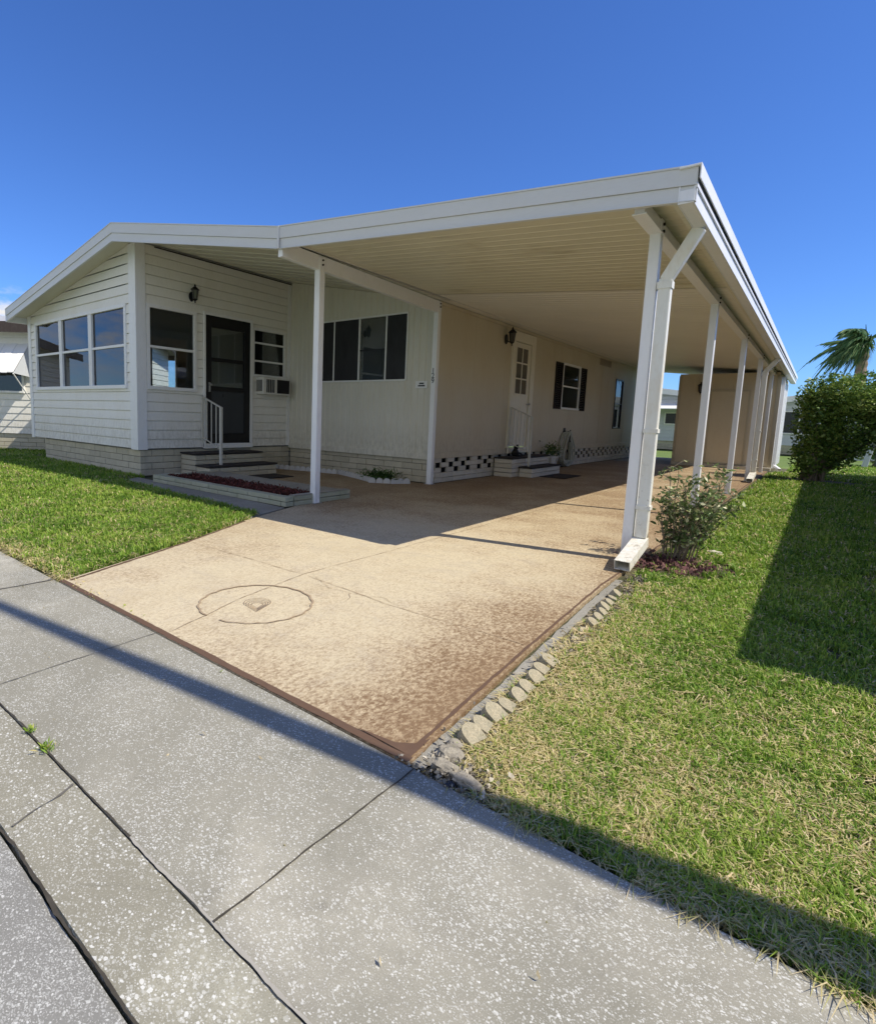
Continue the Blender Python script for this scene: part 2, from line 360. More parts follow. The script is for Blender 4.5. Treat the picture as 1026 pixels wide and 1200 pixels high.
# ------------------------------------------------------------------ ground
def struct(name, mb, m): return tag(mb.build(name, m), kind='structure')
def sheet(name, pts, z, m, thick=None):
    b = MB(); b.quad(*[(x, y, z) for x, y in pts])
    if thick:
        n = len(pts)
        for i in range(n):
            a, c_ = pts[i], pts[(i+1) % n]; b.quad((a[0],a[1],z-thick), (c_[0],c_[1],z-thick), (c_[0],c_[1],z), (a[0],a[1],z))
    return struct(name, b, m)
sheet('ground', [(-400,-400),(400,-400),(400,400),(-400,400)], -.05, M['farlawn'])
sheet('lawn_soil', [(-26,1.2),(12,1.2),(12,19.5),(-26,19.5)], -.018, M['soil'])
sheet('street', [(-60,-7),(60,-7),(60,.395),(-60,.395)], -.012, M['asphalt'], .03)
sheet('gutter', [(-60,.405),(60,.405),(60,.595),(-60,.595)], -.004, M['apron'], .03)
sheet('sidewalk', [(-60,.60),(60,.60),(60,1.30),(-60,1.30)], 0, M['sidewalk'], .04)
drive_pts = [(-3.42,1.305),(-.855,1.305),(-.93,2.4),(-.985,3.7),(-.96,17.3),(-4.75,17.3),(-4.75,5.0),(-4.55,4.3),(-4.22,3.31),(-3.82,2.42)]
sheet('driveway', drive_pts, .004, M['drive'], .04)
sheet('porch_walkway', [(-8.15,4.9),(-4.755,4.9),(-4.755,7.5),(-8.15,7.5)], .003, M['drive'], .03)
sheet('carport_floor_back', [(-4.75,17.305),(-.96,17.305),(-.96,21),(-4.75,21)], .002, M['slab'], .03)
sheet('concrete_strip', [(-7.9,3.92),(-4.72,3.62),(-4.33,3.45),(-4.56,4.16),(-8.1,4.3)], .0, M['slab'], .02)
def ribbon(name, pts, wd, z, m, jit=.0, wj=.3, seg=.04, par=None, seed=0):
    """thin wavering strip laid on the ground"""
    rr = random.Random(seed); P = []
    for (a, c_) in zip(pts[:-1], pts[1:]):
        a = Vector((*a, 0)); c_ = Vector((*c_, 0)); n = max(1, int((c_-a).length/seg))
        for i in range(n): P.append(a.lerp(c_, i/n))
    P.append(Vector((*pts[-1], 0))); b = MB(); L = []
    for i, p in enumerate(P):
        t_ = (P[min(i+1, len(P)-1)] - P[max(i-1, 0)]).normalized(); nn = Vector((-t_.y, t_.x, 0)); q0 = Vector((p.x, p.y, seed*7.3))
        off = 2.2*jit*noise.noise(q0*9) + jit*noise.noise(q0*38); ww = wd*(1 + 1.6*wj*noise.noise(q0*24+Vector((5,0,0))) + wj*rr.uniform(-.3,.3))/2; q = p + nn*off
        L.append((q+nn*ww, q-nn*ww))
    for i in range(len(L)-1):
        (a, b_), (c_, d) = L[i], L[i+1]; b.quad((a.x,a.y,z),(b_.x,b_.y,z),(d.x,d.y,z),(c_.x,c_.y,z))
    return b
def rib(name, *a, **k):
    b = ribbon(name, *a, **k); o = struct(name, b, a[3]); return o
rib('sidewalk_joint', [(-.83,1.30),(-.855,.60)], .005, .004, M['crack'], .0015, .4, .015, seed=1)
rib('sidewalk_joint', [(-2.27,.60),(-2.31,1.30)], .004, .004, M['joint'], .002, .6, .02, seed=2)
rib('sidewalk_joint', [(-3.53,.60),(-3.49,1.30)], .012, .004, M['joint'], .003, .4, seed=3)
rib('gutter_joint', [(-1.45,.42),(-1.50,.59)], .006, .001, M['joint'], .006, .7, .02, seed=4)
rib('sidewalk_joint', [(-14,.598),(-1.2,.598)], .0045, .002, M['crack'], .002, .8, .012, seed=5)
rib('sidewalk_joint', [(-1.2,.598),(3,.598)], .007, .002, M['jointlight'], .0022, .6, .012, seed=6)
rib('street_crack', [(-14,.40),(6,.40)], .0065, -.002, M['crack'], .0025, .6, .011, seed=7)
rib('driveway_border', [(-3.44,1.32),(-.86,1.32)], .032, .008, M['brownband'], .0015, .12, .03, seed=8)
rib('driveway_border', [(-3.40,1.36),(-3.80,2.42),(-4.20,3.31)], .022, .0075, M['brownband'], .0025, .3, .03, seed=9)
rib('driveway_border', [(-.885,1.31),(-.945,2.4),(-1.0,3.7),(-.98,8),(-.98,17)], .014, .0078, M['brownband'], .002, .3, .03, seed=10)
b = MB(); b.quad((-.868,1.335,.0083),(-.875,1.46,.0083),(-.90,1.40,.0083),(-.95,1.362,.0083),(-1.10,1.343,.0083)); struct('driveway_corner_stain', b, M['brownband'])
rib('driveway_joint', [(-2.27,1.36),(-2.42,1.9),(-2.52,2.5),(-2.5,3.6),(-2.5,17)], .004, .0081, M['line'], .003, .7, seed=11)
rib('driveway_joint', [(-3.8,2.45),(-2.5,2.47),(-1.7,2.40),(-.97,2.42)], .004, .0082, M['line'], .004, .8, seed=12)
rib('driveway_joint', [(-4.7,5.55),(-.99,5.5)], .004, .0082, M['line'], .004, .8, seed=13)
rib('driveway_joint', [(-4.7,8.6),(-.99,8.6)], .012, .0082, M['line'], .004, .8, seed=14)
rib('driveway_crack', [(-2.45,2.5),(-2.2,2.38),(-2.05,2.40),(-1.98,2.3)], .0022, .0085, M['line'], .012, .8, .03, seed=15)
rib('driveway_crack', [(-2.05,2.40),(-1.85,2.47),(-1.7,2.43)], .0025, .0085, M['line'], .01, .8, .03, seed=16)
rib('walkway_joint', [(-6.2,5.3),(-6.2,7.0)], .006, .0075, M['line'], .004, .8, seed=17)
# etched circle with scalloped rim and shell
cc = (-2.30, 1.90); R0 = .305
b = MB(); n = 96
b.quad(*[(cc[0]+R0*.99*math.cos(2*PI*i/n), cc[1]+R0*.99*math.sin(2*PI*i/n), .0086) for i in range(n)])
m = mat('pale_etched_disc', (.56,.47,.35), .75); t = NT(m); v = t.coord()
c = t.mix(t.rng(t.noise(v, 5, 5, .65, .8), .35, .7, 0, 1), (.64,.565,.41), (.58,.505,.36)); c = t.mix(t.rng(t.noise(v, 60, 3, .7), .55, .7, 0, .35), c, (.30,.22,.14)); t.col(c)

b = MB(); L = []
for i in range(241):
    a = 2*PI*i/240 * .95 + 4.95
    sc_ = abs(math.sin(a*9.5)); r = R0 + .008*sc_; th = .004 + .003*abs(math.sin(a*.5+.4)) + .002*noise.noise(Vector((a*9,0,0)))
    L.append(((cc[0]+(r-th)*math.cos(a), cc[1]+(r-th)*math.sin(a)), (cc[0]+(r+th)*math.cos(a), cc[1]+(r+th)*math.sin(a))))
for p, q in zip(L[:-1], L[1:]): b.quad((*p[0],.0092),(*p[1],.0092),(*q[1],.0092),(*q[0],.0092))
def pline(b, pts, wd, z):
    P = [Vector((*p, 0)) for p in pts]
    for i in range(len(P)-1):
        t_ = (P[i+1]-P[i]).normalized(); nn = Vector((-t_.y, t_.x, 0))*wd/2
        b.quad(*[(q.x, q.y, z) for q in (P[i]+nn, P[i]-nn, P[i+1]-nn, P[i+1]+nn)])
ux = Vector((.66,.75,0)); uy = Vector((-.75,.66,0)); sc0 = Vector((-2.28,1.89,0))
for k, rr in enumerate((.078,.064,.050,.034)):
    pts = []
    for i in range(33):
        a = PI*(-.18 + 1.36*i/32); x = rr*math.cos(a)*(.95); y = .02 + rr*math.sin(a)*.9 + .004*math.sin(i*2.2)
        p = sc0 + ux*x + uy*(y - .01*k); pts.append((p.x, p.y))
    tip = sc0 - uy*.12*(1-.12*k); pts = [(tip.x, tip.y)] + pts + [(tip.x, tip.y)]
    pline(b, pts, .0038, .0094)
struct('medallion_etching', b, M['line'])

# ------------------------------------------------------------------ wall panels
def clip(poly, f):
    out = []
    for i in range(len(poly)):
        a, c_ = poly[i], poly[(i+1) % len(poly)]; fa, fc = f(a), f(c_)
        if fa >= 0: out.append(a)
        if (fa >= 0) != (fc >= 0):
            k = fa/(fa-fc); out.append((a[0]+(c_[0]-a[0])*k, a[1]+(c_[1]-a[1])*k))
    return out
def panel(axis, plane, sgn, u0, u1, z0, top, holes=(), style='lap', pitch=.15, zmax=None):
    """wall face. axis 'x': runs along x at y=plane; 'y': runs along y at x=plane. sgn = outward sign. top(u)->z"""
    b = MB()
    def P(u, z, o): return (u, plane+sgn*o, z) if axis == 'x' else (plane+sgn*o, u, z)
    zm = zmax or max(top(u0), top(u1), top((u0+u1)/2))
    us = {u0, u1}; zs = {z0, zm}
    for h in holes: us |= {h[0], h[1]}; zs |= {h[2], h[3]}
    laps = []
    if style == 'lap':
        k = 0
        while z0 + k*pitch < zm: laps.append(z0+k*pitch); k += 1
        zs |= set(laps) | {min(l+pitch-.014, zm) for l in laps}
        def off(u, z, zc): f = ((zc-z0) % pitch); kk = zc-f; return -.010 if f > pitch-.014 else .018 - .012*(z-kk)/pitch
    elif style == 'rib':
        u = u0
        while u < u1:
            for d in (0, .085, .095, .12, .13): 
                if u+d < u1: us.add(u+d)
            u += .13
        def off(u, z, zc):
            f = (u-u0) % .13
            if f > .1299: f = 0
            return .012 if f <= .0851 else (.0 if .094 < f < .121 else .012)
    else:
        u = u0
        while u < u1:
            us |= {min(u+1.2, u1), min(u+1.206, u1), min(u+1.212, u1)}; u += 1.212
        def off(u, z, zc):
            f = (u-u0) % 1.212; return .001 if abs(f-1.206) < .003 else .006
    for h in (u0, u1): pass
    us = sorted(us); zs = sorted(zs)
    us = [u for i, u in enumerate(us) if i == 0 or u-us[i-1] > 1e-5]; zs = [z for i, z in enumerate(zs) if i == 0 or z-zs[i-1] > 1e-5]
    def inhole(uc, zc): return any(h[0] < uc < h[1] and h[2] < zc < h[3] for h in holes)
    for za, zb in zip(zs[:-1], zs[1:]):
        zc = (za+zb)/2
        for ua, ub in zip(us[:-1], us[1:]):
            uc = (ua+ub)/2
            if inhole(uc, zc): continue
            if min(top(ua), top(ub)) < zb: poly = clip([(ua,za),(ub,za),(ub,zb),(ua,zb)], lambda p: top(p[0])-p[1])
            else: poly = [(ua,za),(ub,za),(ub,zb),(ua,zb)]
            if len(poly) < 3: continue
            pts = [P(u, z, off(u, z, zc)) for u, z in poly]
            if (axis == 'x') == (sgn > 0): pts.reverse()
            b.quad(*pts)
            if style == 'lap' and any(abs(za-l) < 1e-6 for l in laps) and za < min(top(ua), top(ub)):
                b.quad(P(ua,za,-.010), P(ub,za,-.010), P(ub,za,.018), P(ua,za,.018))
            if style == 'lap' and any(abs(za-l-pitch+.014) < 1e-6 for l in laps) and za < min(top(ua), top(ub)):
                b.quad(P(ua,za,-.010), P(ub,za,-.010), P(ub,za,.0071), P(ua,za,.0071))
    return b

def window(parent, axis, plane, sgn, u0, u1, z0, z1, fw=.045, mids=(), rails=(), glassm=None, framem=None, back=None, proud=.03, backdepth=.06):
    """frame with mullions (mids) and meeting rails; glass a sub-part"""
    framem = framem or M['trim']; b = MB()
    def bx(bb, ua, ub, za, zb, o0, o1):
        if axis == 'x': bb.box(ua, ub, plane+sgn*o0, plane+sgn*o1, za, zb)
        else: bb.box(plane+sgn*o0, plane+sgn*o1, ua, ub, za, zb)
    bx(b, u0, u1, z1-fw, z1, -.03, proud); bx(b, u0, u1, z0, z0+fw, -.03, proud+.012)
    bx(b, u0, u0+fw, z0+fw, z1-fw, -.03, proud-.003); bx(b, u1-fw, u1, z0+fw, z1-fw, -.03, proud-.003)
    for mu_ in mids: bx(b, mu_-fw*.55, mu_+fw*.55, z0+fw, z1-fw, -.028, proud-.006)
    for ua, ub, z in rails: bx(b, ua, ub, z-fw*.35, z+fw*.35, -.026, proud-.012)
    w_ = b.build('window', framem, parent, .004)
    g = MB()
    zz = sorted([z0+fw, z1-fw]); xs = sorted([u0+fw, u1-fw])
    bx(g, xs[0], xs[1], zz[0], zz[1], -.008, -.004)
    g.build('pane', glassm or M['glass'], w_)
    if back:
        g = MB(); bx(g, xs[0], xs[1], zz[0], zz[1], -backdepth-.01, -backdepth)
        nm = 'blind' if back in ('blind','blindd') else 'window_backing'
        g.build(nm, M[back], w_)
    return w_

# ------------------------------------------------------------------ house
XR0, XD, YR, YM, XS, YE = -12.5, -8.2, 4.37, 7.57, -4.79, 21.3
XP = -8.17
def soff(x): return 3.60 - (.203*(x-XP) if x > XP else .175*(XP-x))
def cceil(x): return 2.52 + .095*(-.74-x)
house = empty('mobile_home', (-8.2, 12, 0), 'white manufactured home with front sunroom, recessed porch door and long tan side wall', 'house')
ZS = .44
# sunroom front with three-bay window
Wt = M['siding']
panel('x', YR, -1, XR0, XD, ZS, lambda u: soff(u)-.003, holes=[(-12.16,-8.50,1.39,2.69)], pitch=.15).build('sunroom_front_wall', Wt, house)
panel('y', XD, 1, YR, YM, ZS, lambda u: 3.59, holes=[(4.53,5.42,1.39,2.69),(5.58,6.54,.50,2.70),(6.62,7.42,1.74,2.62),(6.72,7.34,1.42,1.74)], pitch=.15).build('porch_side_wall', Wt, house)
panel('x', YM, -1, XD, XS, ZS, lambda u: soff(u)-.003, holes=[(-7.40,-5.37,1.68,2.78)], style='rib').build('porch_back_wall', M['ribwall'], house)
panel('y', XS, 1, YM, YE, ZS+.04, lambda u: 2.895, holes=[(10.26,11.30,.53,2.80),(13.06,14.26,1.39,2.46),(17.4,18.16,.95,2.39)], style='flat').build('carport_side_wall', M['sidewall'], house)
# sunroom left wall (with a window), back walls
panel('y', XR0, -1, YR, YE, ZS, lambda u: soff(XR0)-.003, holes=[(7.0,7.7,1.4,2.6)], pitch=.15).build('left_wall', Wt, house)
b = MB(); b.box(XR0, XS, YE-.02, YE, ZS, 2.8); b.build('rear_wall', M['sidewall'], house)
# interior shell of the sunroom
b = MB()
b.quad((XR0+.05,YR+.06,ZS),(XD-.06,YR+.06,ZS),(XD-.06,8.6,ZS),(XR0+.05,8.6,ZS))
b.quad((XR0+.05,YR+.06,2.75),(XD-.06,YR+.06,2.75),(XD-.06,8.6,2.75),(XR0+.05,8.6,2.75))
b.quad((XR0+.05,8.6,ZS),(XD-.06,8.6,ZS),(XD-.06,8.6,2.75),(XR0+.05,8.6,2.75))
def holed(axis, plane, u0, u1, z0, z1, holes):
    us = sorted({u0, u1, *[h for q in holes for h in q[:2]]}); zs = sorted({z0, z1, *[h for q in holes for h in q[2:]]})
    for ua, ub in zip(us[:-1], us[1:]):
        for za, zb in zip(zs[:-1], zs[1:]):
            uc, zc = (ua+ub)/2, (za+zb)/2
            if any(h[0] < uc < h[1] and h[2] < zc < h[3] for h in holes): continue
            P = lambda u, z: (u, plane, z) if axis == 'x' else (plane, u, z)
            b.quad(P(ua,za), P(ub,za), P(ub,zb), P(ua,zb))
holed('x', YR+.06, XR0+.05, XD-.06, ZS, 2.75, [(-12.16,-8.50,1.39,2.69)])
holed('y', XD-.06, YR+.06, 8.6, ZS, 2.75, [(4.53,5.42,1.39,2.69)])
holed('y', XR0+.05, YR+.06, 8.6, ZS, 2.75, [(7.0,7.7,1.4,2.6)])
b.build('sunroom_interior', M['interior'], house)
# windows
w3 = [(-12.17,-10.96),(-10.96,-9.74),(-9.74,-8.49)]
for (a, c_) in w3:
    window(house, 'x', YR, -1, a+.002, c_-.002, 1.38, 2.70, .06, rails=[(a+.06, c_-.06, 2.06)], proud=.035)
wd_ = window(house, 'y', XD, 1, 4.52, 5.42, 1.38, 2.70, .055, rails=[(4.575,5.365,2.05)], glassm=M['glassclear'], proud=.035)
b = MB(); b.box(XD-.05, XD-.045, 4.575, 5.365, 2.07, 2.645); b.build('blind', M['blindd'], wd_)
window(house, 'y', XR0, -1, 6.98, 7.72, 1.38, 2.62, .05, glassm=M['glassclear'])
wv = window(house, 'y', XD, 1, 6.61, 7.43, 1.735, 2.63, .045, rails=[(6.655,7.385,2.36),(6.655,7.385,2.03)], glassm=M['glassclear'], back='blindd', proud=.03)
wm = window(house, 'x', YM, -1, -7.41, -5.36, 1.67, 2.79, .028, mids=(-7.01+.0,-6.41,-5.81), glassm=M['glassclear'], back='dark', proud=.022, framem=M['trim'])
b = MB(); b.box(-7.385,-7.02, YM-.012, YM-.010, 1.70, 2.76); b.build('added_screen', M['added_screen'], wm)  # dark sheets added over three panes to block their sky reflection
b = MB(); b.box(-7.00,-6.42, YM-.012, YM-.010, 1.70, 2.76); b.build('added_screen', M['added_screen'], wm)
b = MB(); b.box(-5.80,-5.385, YM-.012, YM-.010, 1.70, 2.76); b.build('added_screen', M['added_screen'], wm)
b = MB(); b.box(-6.40,-5.82, YM+.035, YM+.05, 1.70, 2.76); b.build('curtain', M['blindd'], wm)
b = MB(); b.box(-6.39,-5.84, YM-.006, YM-.002, 2.20, 2.225); b.build('sash_rail', M['black'], wm)
ws = window(house, 'y', XS, 1, 13.05, 14.27, 1.38, 2.47, .05, rails=[(13.1,14.22,1.93)], glassm=M['glassclear'], back='blindd', proud=.03)
b = MB(); b.box(XS-.04, XS-.035, 13.1, 14.22, 1.95, 2.42); b.build('blind', M['blind'], ws)
for (a, c_) in ((12.60,13.03),(14.29,14.72)):
    b = MB(); b.box(XS+.004, XS+.03, a, a+.05, 1.38, 2.45); b.box(XS+.004, XS+.03, c_-.05, c_, 1.38, 2.45)
    b.box(XS+.004, XS+.028, a+.05, c_-.05, 2.40, 2.45); b.box(XS+.004, XS+.028, a+.05, c_-.05, 1.38, 1.43); b.box(XS+.004, XS+.026, a+.05, c_-.05, 1.89, 1.94)
    b.box(XS+.001, XS+.006, a, c_, 1.38, 2.45)
    for i in range(22):
        z = 1.45+i*.043
        if abs(z-1.91) > .04: b.quad((XS+.008, a+.05, z+.035),(XS+.022, a+.05, z),(XS+.022, c_-.05, z),(XS+.008, c_-.05, z+.035))
    b.build('shutter', M['darkshutter'], house)
wn = window(house, 'y', XS, 1, 17.39, 18.17, .94, 2.40, .03, rails=[(17.42,18.14,1.68)], glassm=M['glass'], back='dark', framem=M['black'])
# mirror-like upper sash of the narrow window
# vent near the ceiling
b = MB(); b.box(XS+.004, XS+.02, 15.75, 16.75, 2.665, 2.685); b.box(XS+.004, XS+.02, 15.75, 16.75, 2.83, 2.85); b.box(XS+.004, XS+.02, 15.75, 15.78, 2.685, 2.83); b.box(XS+.004, XS+.02, 16.72, 16.75, 2.685, 2.83)
for i in range(6): b.quad((XS+.008,15.78,2.71+i*.023),(XS+.02,15.78,2.69+i*.023),(XS+.02,16.72,2.69+i*.023),(XS+.008,16.72,2.71+i*.023))
b.build('wall_vent', M['vent'], house)
# corner boards, base and top trims
b = MB()
b.box(XD-.02, XD+.028, YR-.028, YR+.14, ZS-.02, soff(XD)-.01); b.build('corner_trim', M['trim'], house, .004)
b = MB(); b.box(XD-.19, XD-.02, YR-.026, YR, ZS-.02, soff(XD)-.04); b.build('corner_trim', M['trim'], house, .004)
b = MB(); b.box(XR0-.03, XR0+.10, YR-.028, YR, ZS-.02, soff(XR0)+.01); b.build('corner_trim', M['trim'], house, .004)
b = MB(); b.box(XD+.002, XD+.025, YM-.09, YM-.015, ZS, 3.55); b.build('corner_trim', M['trim'], house)
b = MB(); b.box(XD+.02, XS-.0, YM-.03, YM-.0, ZS-.05, ZS+.05); b.build('base_trim', M['ribwall'], house, .003)
b = MB(); b.box(XS-.08, XS+.02, YM-.028, YM+.0, ZS+.05, 2.86); b.build('corner_trim', M['ribwall'], house, .003)
b = MB(); b.box(XS+.002, XS+.028, YM+.0, 10.26, ZS-.03, ZS+.07); b.build('base_trim', M['sidewall'], house, .003)
b = MB(); b.box(XS+.002, XS+.028, 11.30, YE, ZS-.03, ZS+.07); b.build('base_trim', M['sidewall'], house, .003)
b = MB(); b.box(XS+.002, XS+.03, YM, YE, 2.84, 2.892); b.build('top_trim', M['sidewall'], house)
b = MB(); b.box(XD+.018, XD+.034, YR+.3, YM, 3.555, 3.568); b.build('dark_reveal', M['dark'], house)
# brick skirts built brick by brick
def bricks(b, axis, plane, sgn, u0, u1, z0, courses, bh, bl, depth=.09, gap=.008, skip=None, jit=.003):
    rr = random.Random(int(abs(plane)*100))
    for k in range(courses):
        z = z0 + k*bh; u = u0 - (bl/2 if k % 2 else 0)
        while u < u1:
            a = max(u, u0)+gap/2; c_ = min(u+bl, u1)-gap/2; i = round((u-u0)/bl)
            if c_-a > .02 and not (skip and skip(a, c_, z, k, i)):
                o = rr.uniform(-jit, jit); zt = z+bh-gap + rr.uniform(-.002,.002)
                if axis == 'x': b.box(a, c_, plane+sgn*o, plane-sgn*depth, z, zt)
                else: b.box(plane+sgn*o, plane-sgn*depth, a, c_, z, zt)
            u += bl
b = MB(); bricks(b, 'x', YR+.03, -1, -12.0, XD-.005, .0, 4, .105, .40); bricks(b, 'y', XD-.03, 1, YR+.04, YM+.06, .0, 4, .105, .40)
sk = b.build('skirt', M['brick'], house, .006)
b = MB(); b.box(-11.98, XD-.045, YR+.045, YR+.12, 0, .43); b.box(XD-.13, XD-.045, YR+.12, YM, 0, .43); b.build('mortar', M['mortar'], sk)
b = MB(); bricks(b, 'x', YM+.03, -1, XD, XS-.0, .0, 4, .105, .40); sk = b.build('skirt', M['brick'], house, .006)
b = MB(); b.box(XD, XS-.10, YM+.05, YM+.12, 0, .43); b.build('mortar', M['mortar'], sk)
rb = random.Random(3)
b = MB()
for k in range(5):
    u = YM + .02; first = True
    while u < YE-.1:
        L_ = (.12 if k % 2 else .30) if first else .25
        b.box(XS-.01+rb.uniform(-.003,.003), XS-.045, u+.003, min(u+L_, YE)-.003, k*.084, k*.084+.079); u += L_; first = False
        if k in (2, 3, 4) and rb.random() < .88: u += .17
        elif u < YE-.3: b.box(XS-.01+rb.uniform(-.003,.003), XS-.045, u+.003, u+.167, k*.084, k*.084+.079); u += .17
sk = b.build('skirt', M['block'], house, .006)
b = MB(); b.box(XS-.26, XS-.25, YM+.12, YE, 0, .42); b.build('mortar', M['dark'], sk)  # black sheet behind the block openings, standing in for the dark under the house
# doors
fd = MB(); fd.box(XD+.0, XD+.045, 5.585, 5.70, .51, 2.69); fd.box(XD+.0, XD+.045, 6.41, 6.535, .51, 2.69); fd.box(XD, XD+.044, 5.70, 6.41, 2.50, 2.69); fd.box(XD, XD+.044, 5.70, 6.41, 1.93, 1.99); fd.box(XD, XD+.044, 5.70, 6.41, 1.42, 1.50); fd.box(XD, XD+.044, 5.70, 6.41, .51, .68)
fdo = fd.build('front_door', M['black'], house, .004)
b = MB(); b.box(XD+.01, XD+.03, 5.70, 6.41, .68, 1.42); b.build('kick_panel', M['darkpanel'], fdo, .003)
for z0, z1 in ((1.50,1.93),(1.99,2.50)):
    b = MB(); b.box(XD+.012, XD+.016, 5.70, 6.41, z0, z1); b.build('pane', M['glassclear'], fdo)
b = MB(); b.box(XD-.03, XD-.02, 5.6, 6.5, 1.4, 2.6); b.build('curtain', M['blind'], fdo)
b = MB(); b.box(XD+.045, XD+.06, 5.63, 5.665, 1.40, 1.56); b.tube([(XD+.05,5.648,1.52),(XD+.095,5.648,1.52)], .009); b.lathe([(.02,-.016),(.027,0),(.02,.016)], (XD+.10,5.648,1.52)); b.build('handle', M['metal'], fdo)
b = MB(); b.box(XD+.02, XD+.05, 5.545, 5.582, .44, 2.74); b.box(XD+.02, XD+.05, 6.538, 6.60, .44, 2.74); b.box(XD+.02, XD+.049, 5.582, 6.538, 2.692, 2.74); b.box(XD+.0, XD+.06, 5.545, 6.6, .42, .505); b.build('door_frame', M['trim'], house, .003)
sd = MB(); sd.box(XS-.02, XS+.02, 10.33, 11.14, .55, 2.62)
sdo = sd.build('side_door', M['dooriv'], house, .004)
b = MB()
for i in range(2):
    for j in range(3):
        y0 = 10.47+i*.275; z0 = 1.62+j*.31; b.box(XS+.018, XS+.023, y0, y0+.245, z0, z0+.28)
b.build('pane', M['lampglass'], sdo)
b = MB()
for y in (10.45,10.735,11.01): b.box(XS+.021, XS+.032, y-.013, y+.013, 1.59, 2.55)
for z in (1.60,1.915,2.225,2.535): b.box(XS+.021, XS+.031, 10.46, 11.0, z-.013, z+.013)
b.box(XS+.021, XS+.03, 10.45, 10.70, .72, 1.35); b.box(XS+.021, XS+.03, 10.77, 11.02, .72, 1.35)
b.build('door_moulding', M['dooriv'], sdo, .003)
b = MB(); b.tube([(XS+.02,11.07,1.42),(XS+.07,11.07,1.42)], .012); b.lathe([(.02,-.02),(.03,0),(.02,.02)], (XS+.085,11.07,1.42)); b.build('handle', M['metal'], sdo)
b = MB(); b.box(XS+.0, XS+.045, 10.24, 10.325, .44, 2.82); b.box(XS+.0, XS+.045, 11.15, 11.33, .44, 2.82); b.box(XS, XS+.044, 10.325, 11.15, 2.63, 2.82); b.box(XS, XS+.07, 10.24, 11.33, .42, .535); b.build('door_frame', M['dooriv'], house, .003)
# roof of the house
TH = .12; YF = 4.0
b = MB()
b.slope(-12.62, soff(-12.62)+.01, soff(-12.62)+TH, XP, soff(XP)+.01, soff(XP)+TH, YF+.03, YE+.2)
b.slope(XP, soff(XP)+.01, soff(XP)+TH, -4.54, soff(-4.54)+.01, soff(-4.54)+TH, YF+.03, YE+.2)
rf = b.build('roof', M['rooftop'], house)
b = MB()
b.quad((XP, YF+.03, soff(XP)), (-4.56, YF+.03, soff(-4.56)), (-4.56, YM, soff(-4.56)), (XP, YM, soff(XP)))
b.quad((-12.6, YF+.03, soff(-12.6)), (XP, YF+.03, soff(XP)), (XP, YR+.03, soff(XP)), (-12.6, YR+.03, soff(-12.6)))
k = YF+.2
while k < YM-.1: b.slope(XP+.1, soff(XP+.1)-.010, soff(XP+.1)-.001, -4.58, soff(-4.58)-.010, soff(-4.58)-.001, k, k+.02); k += .3
b.build('soffit', M['soffit'], rf)
def fascia(b, xa, ta, xb, tb, ha, hb, y=YF):
    # upper band, groove, lower band, lip
    b.slope(xa, ta-ha*.52, ta, xb, tb-hb*.52, tb, y-.012, y+.028)
    b.slope(xa, ta-ha*.97, ta-ha*.53, xb, tb-hb*.97, tb-hb*.53, y, y+.027)
    b.slope(xa, ta-ha, ta-ha*.972, xb, tb-hb, tb-hb*.972, y-.01, y+.026)
    b.slope(xa, ta+.001, ta+.012, xb, tb+.001, tb+.012, y-.018, y+.05)
b = MB(); fascia(b, -12.64, soff(-12.62)+TH+.005, XP, soff(XP)+TH+.005, .235, .25); fascia(b, XP, soff(XP)+TH+.005, -4.535, 2.985, .25, .215)
b.build('fascia', M['fascia'], house)
b = MB(); b.box(-12.66,-12.60, YF-.01, YE+.2, soff(-12.62)-.11, soff(-12.62)+TH+.01); b.build('eave_gutter', M['postwhite'], house, .004)

# ------------------------------------------------------------------ carport
XPOST = -1.07; YC = 20.9
cp = empty('carport', (-2.8, 4.6, 0), 'long white aluminium carport roof on slim square posts over the driveway', 'carport')
b = MB(); b.slope(-4.52, cceil(-4.52)+.012, cceil(-4.52)+.10, -.75, cceil(-.75)+.012, cceil(-.75)+.09, YF+.03, YC)
crf = b.build('roof', M['rooftop'], cp)
def pans(y0, y1, m, dz=0):
    b = MB(); y = y0; pitch = .15; xs = (-4.76, -.86); k = 0
    prof = [(0, .0), (.132, .0), (.136, -.004), (.146, -.004), (.15, 0)]
    while y < y1:
        for (a, za), (c_, zc) in zip(prof[:-1], prof[1:]):
            ya, yb = min(y+a, y1), min(y+c_, y1)
            if yb > ya: b.quad((xs[0], ya, cceil(xs[0])+za+dz), (xs[0], yb, cceil(xs[0])+zc+dz), (xs[1], yb, cceil(xs[1])+zc+dz), (xs[1], ya, cceil(xs[1])+za+dz))
        y += pitch
    return b.build('ceiling_panels', m, cp)
pans(YF+.03, 7.1, M['ceilyellow']); pans(7.1, YC-.02, M['ceilwhite'], -.003)
b = MB(); fascia(b, -4.53, 2.985, -.735, 2.62, .215, .195); 
b.build('fascia', M['fascia'], cp)
b = MB(); b.box(-4.545,-4.515, YF-.022, YF-.012, 2.77, 2.995); b.build('fascia_joint', M['fascia'], cp)
b = MB(); b.box(-.862,-.838, YF+.03, YC, 2.43, 2.60)          # drip board behind the gutter
b.build('eave_board', M['ceilyellow'], cp)
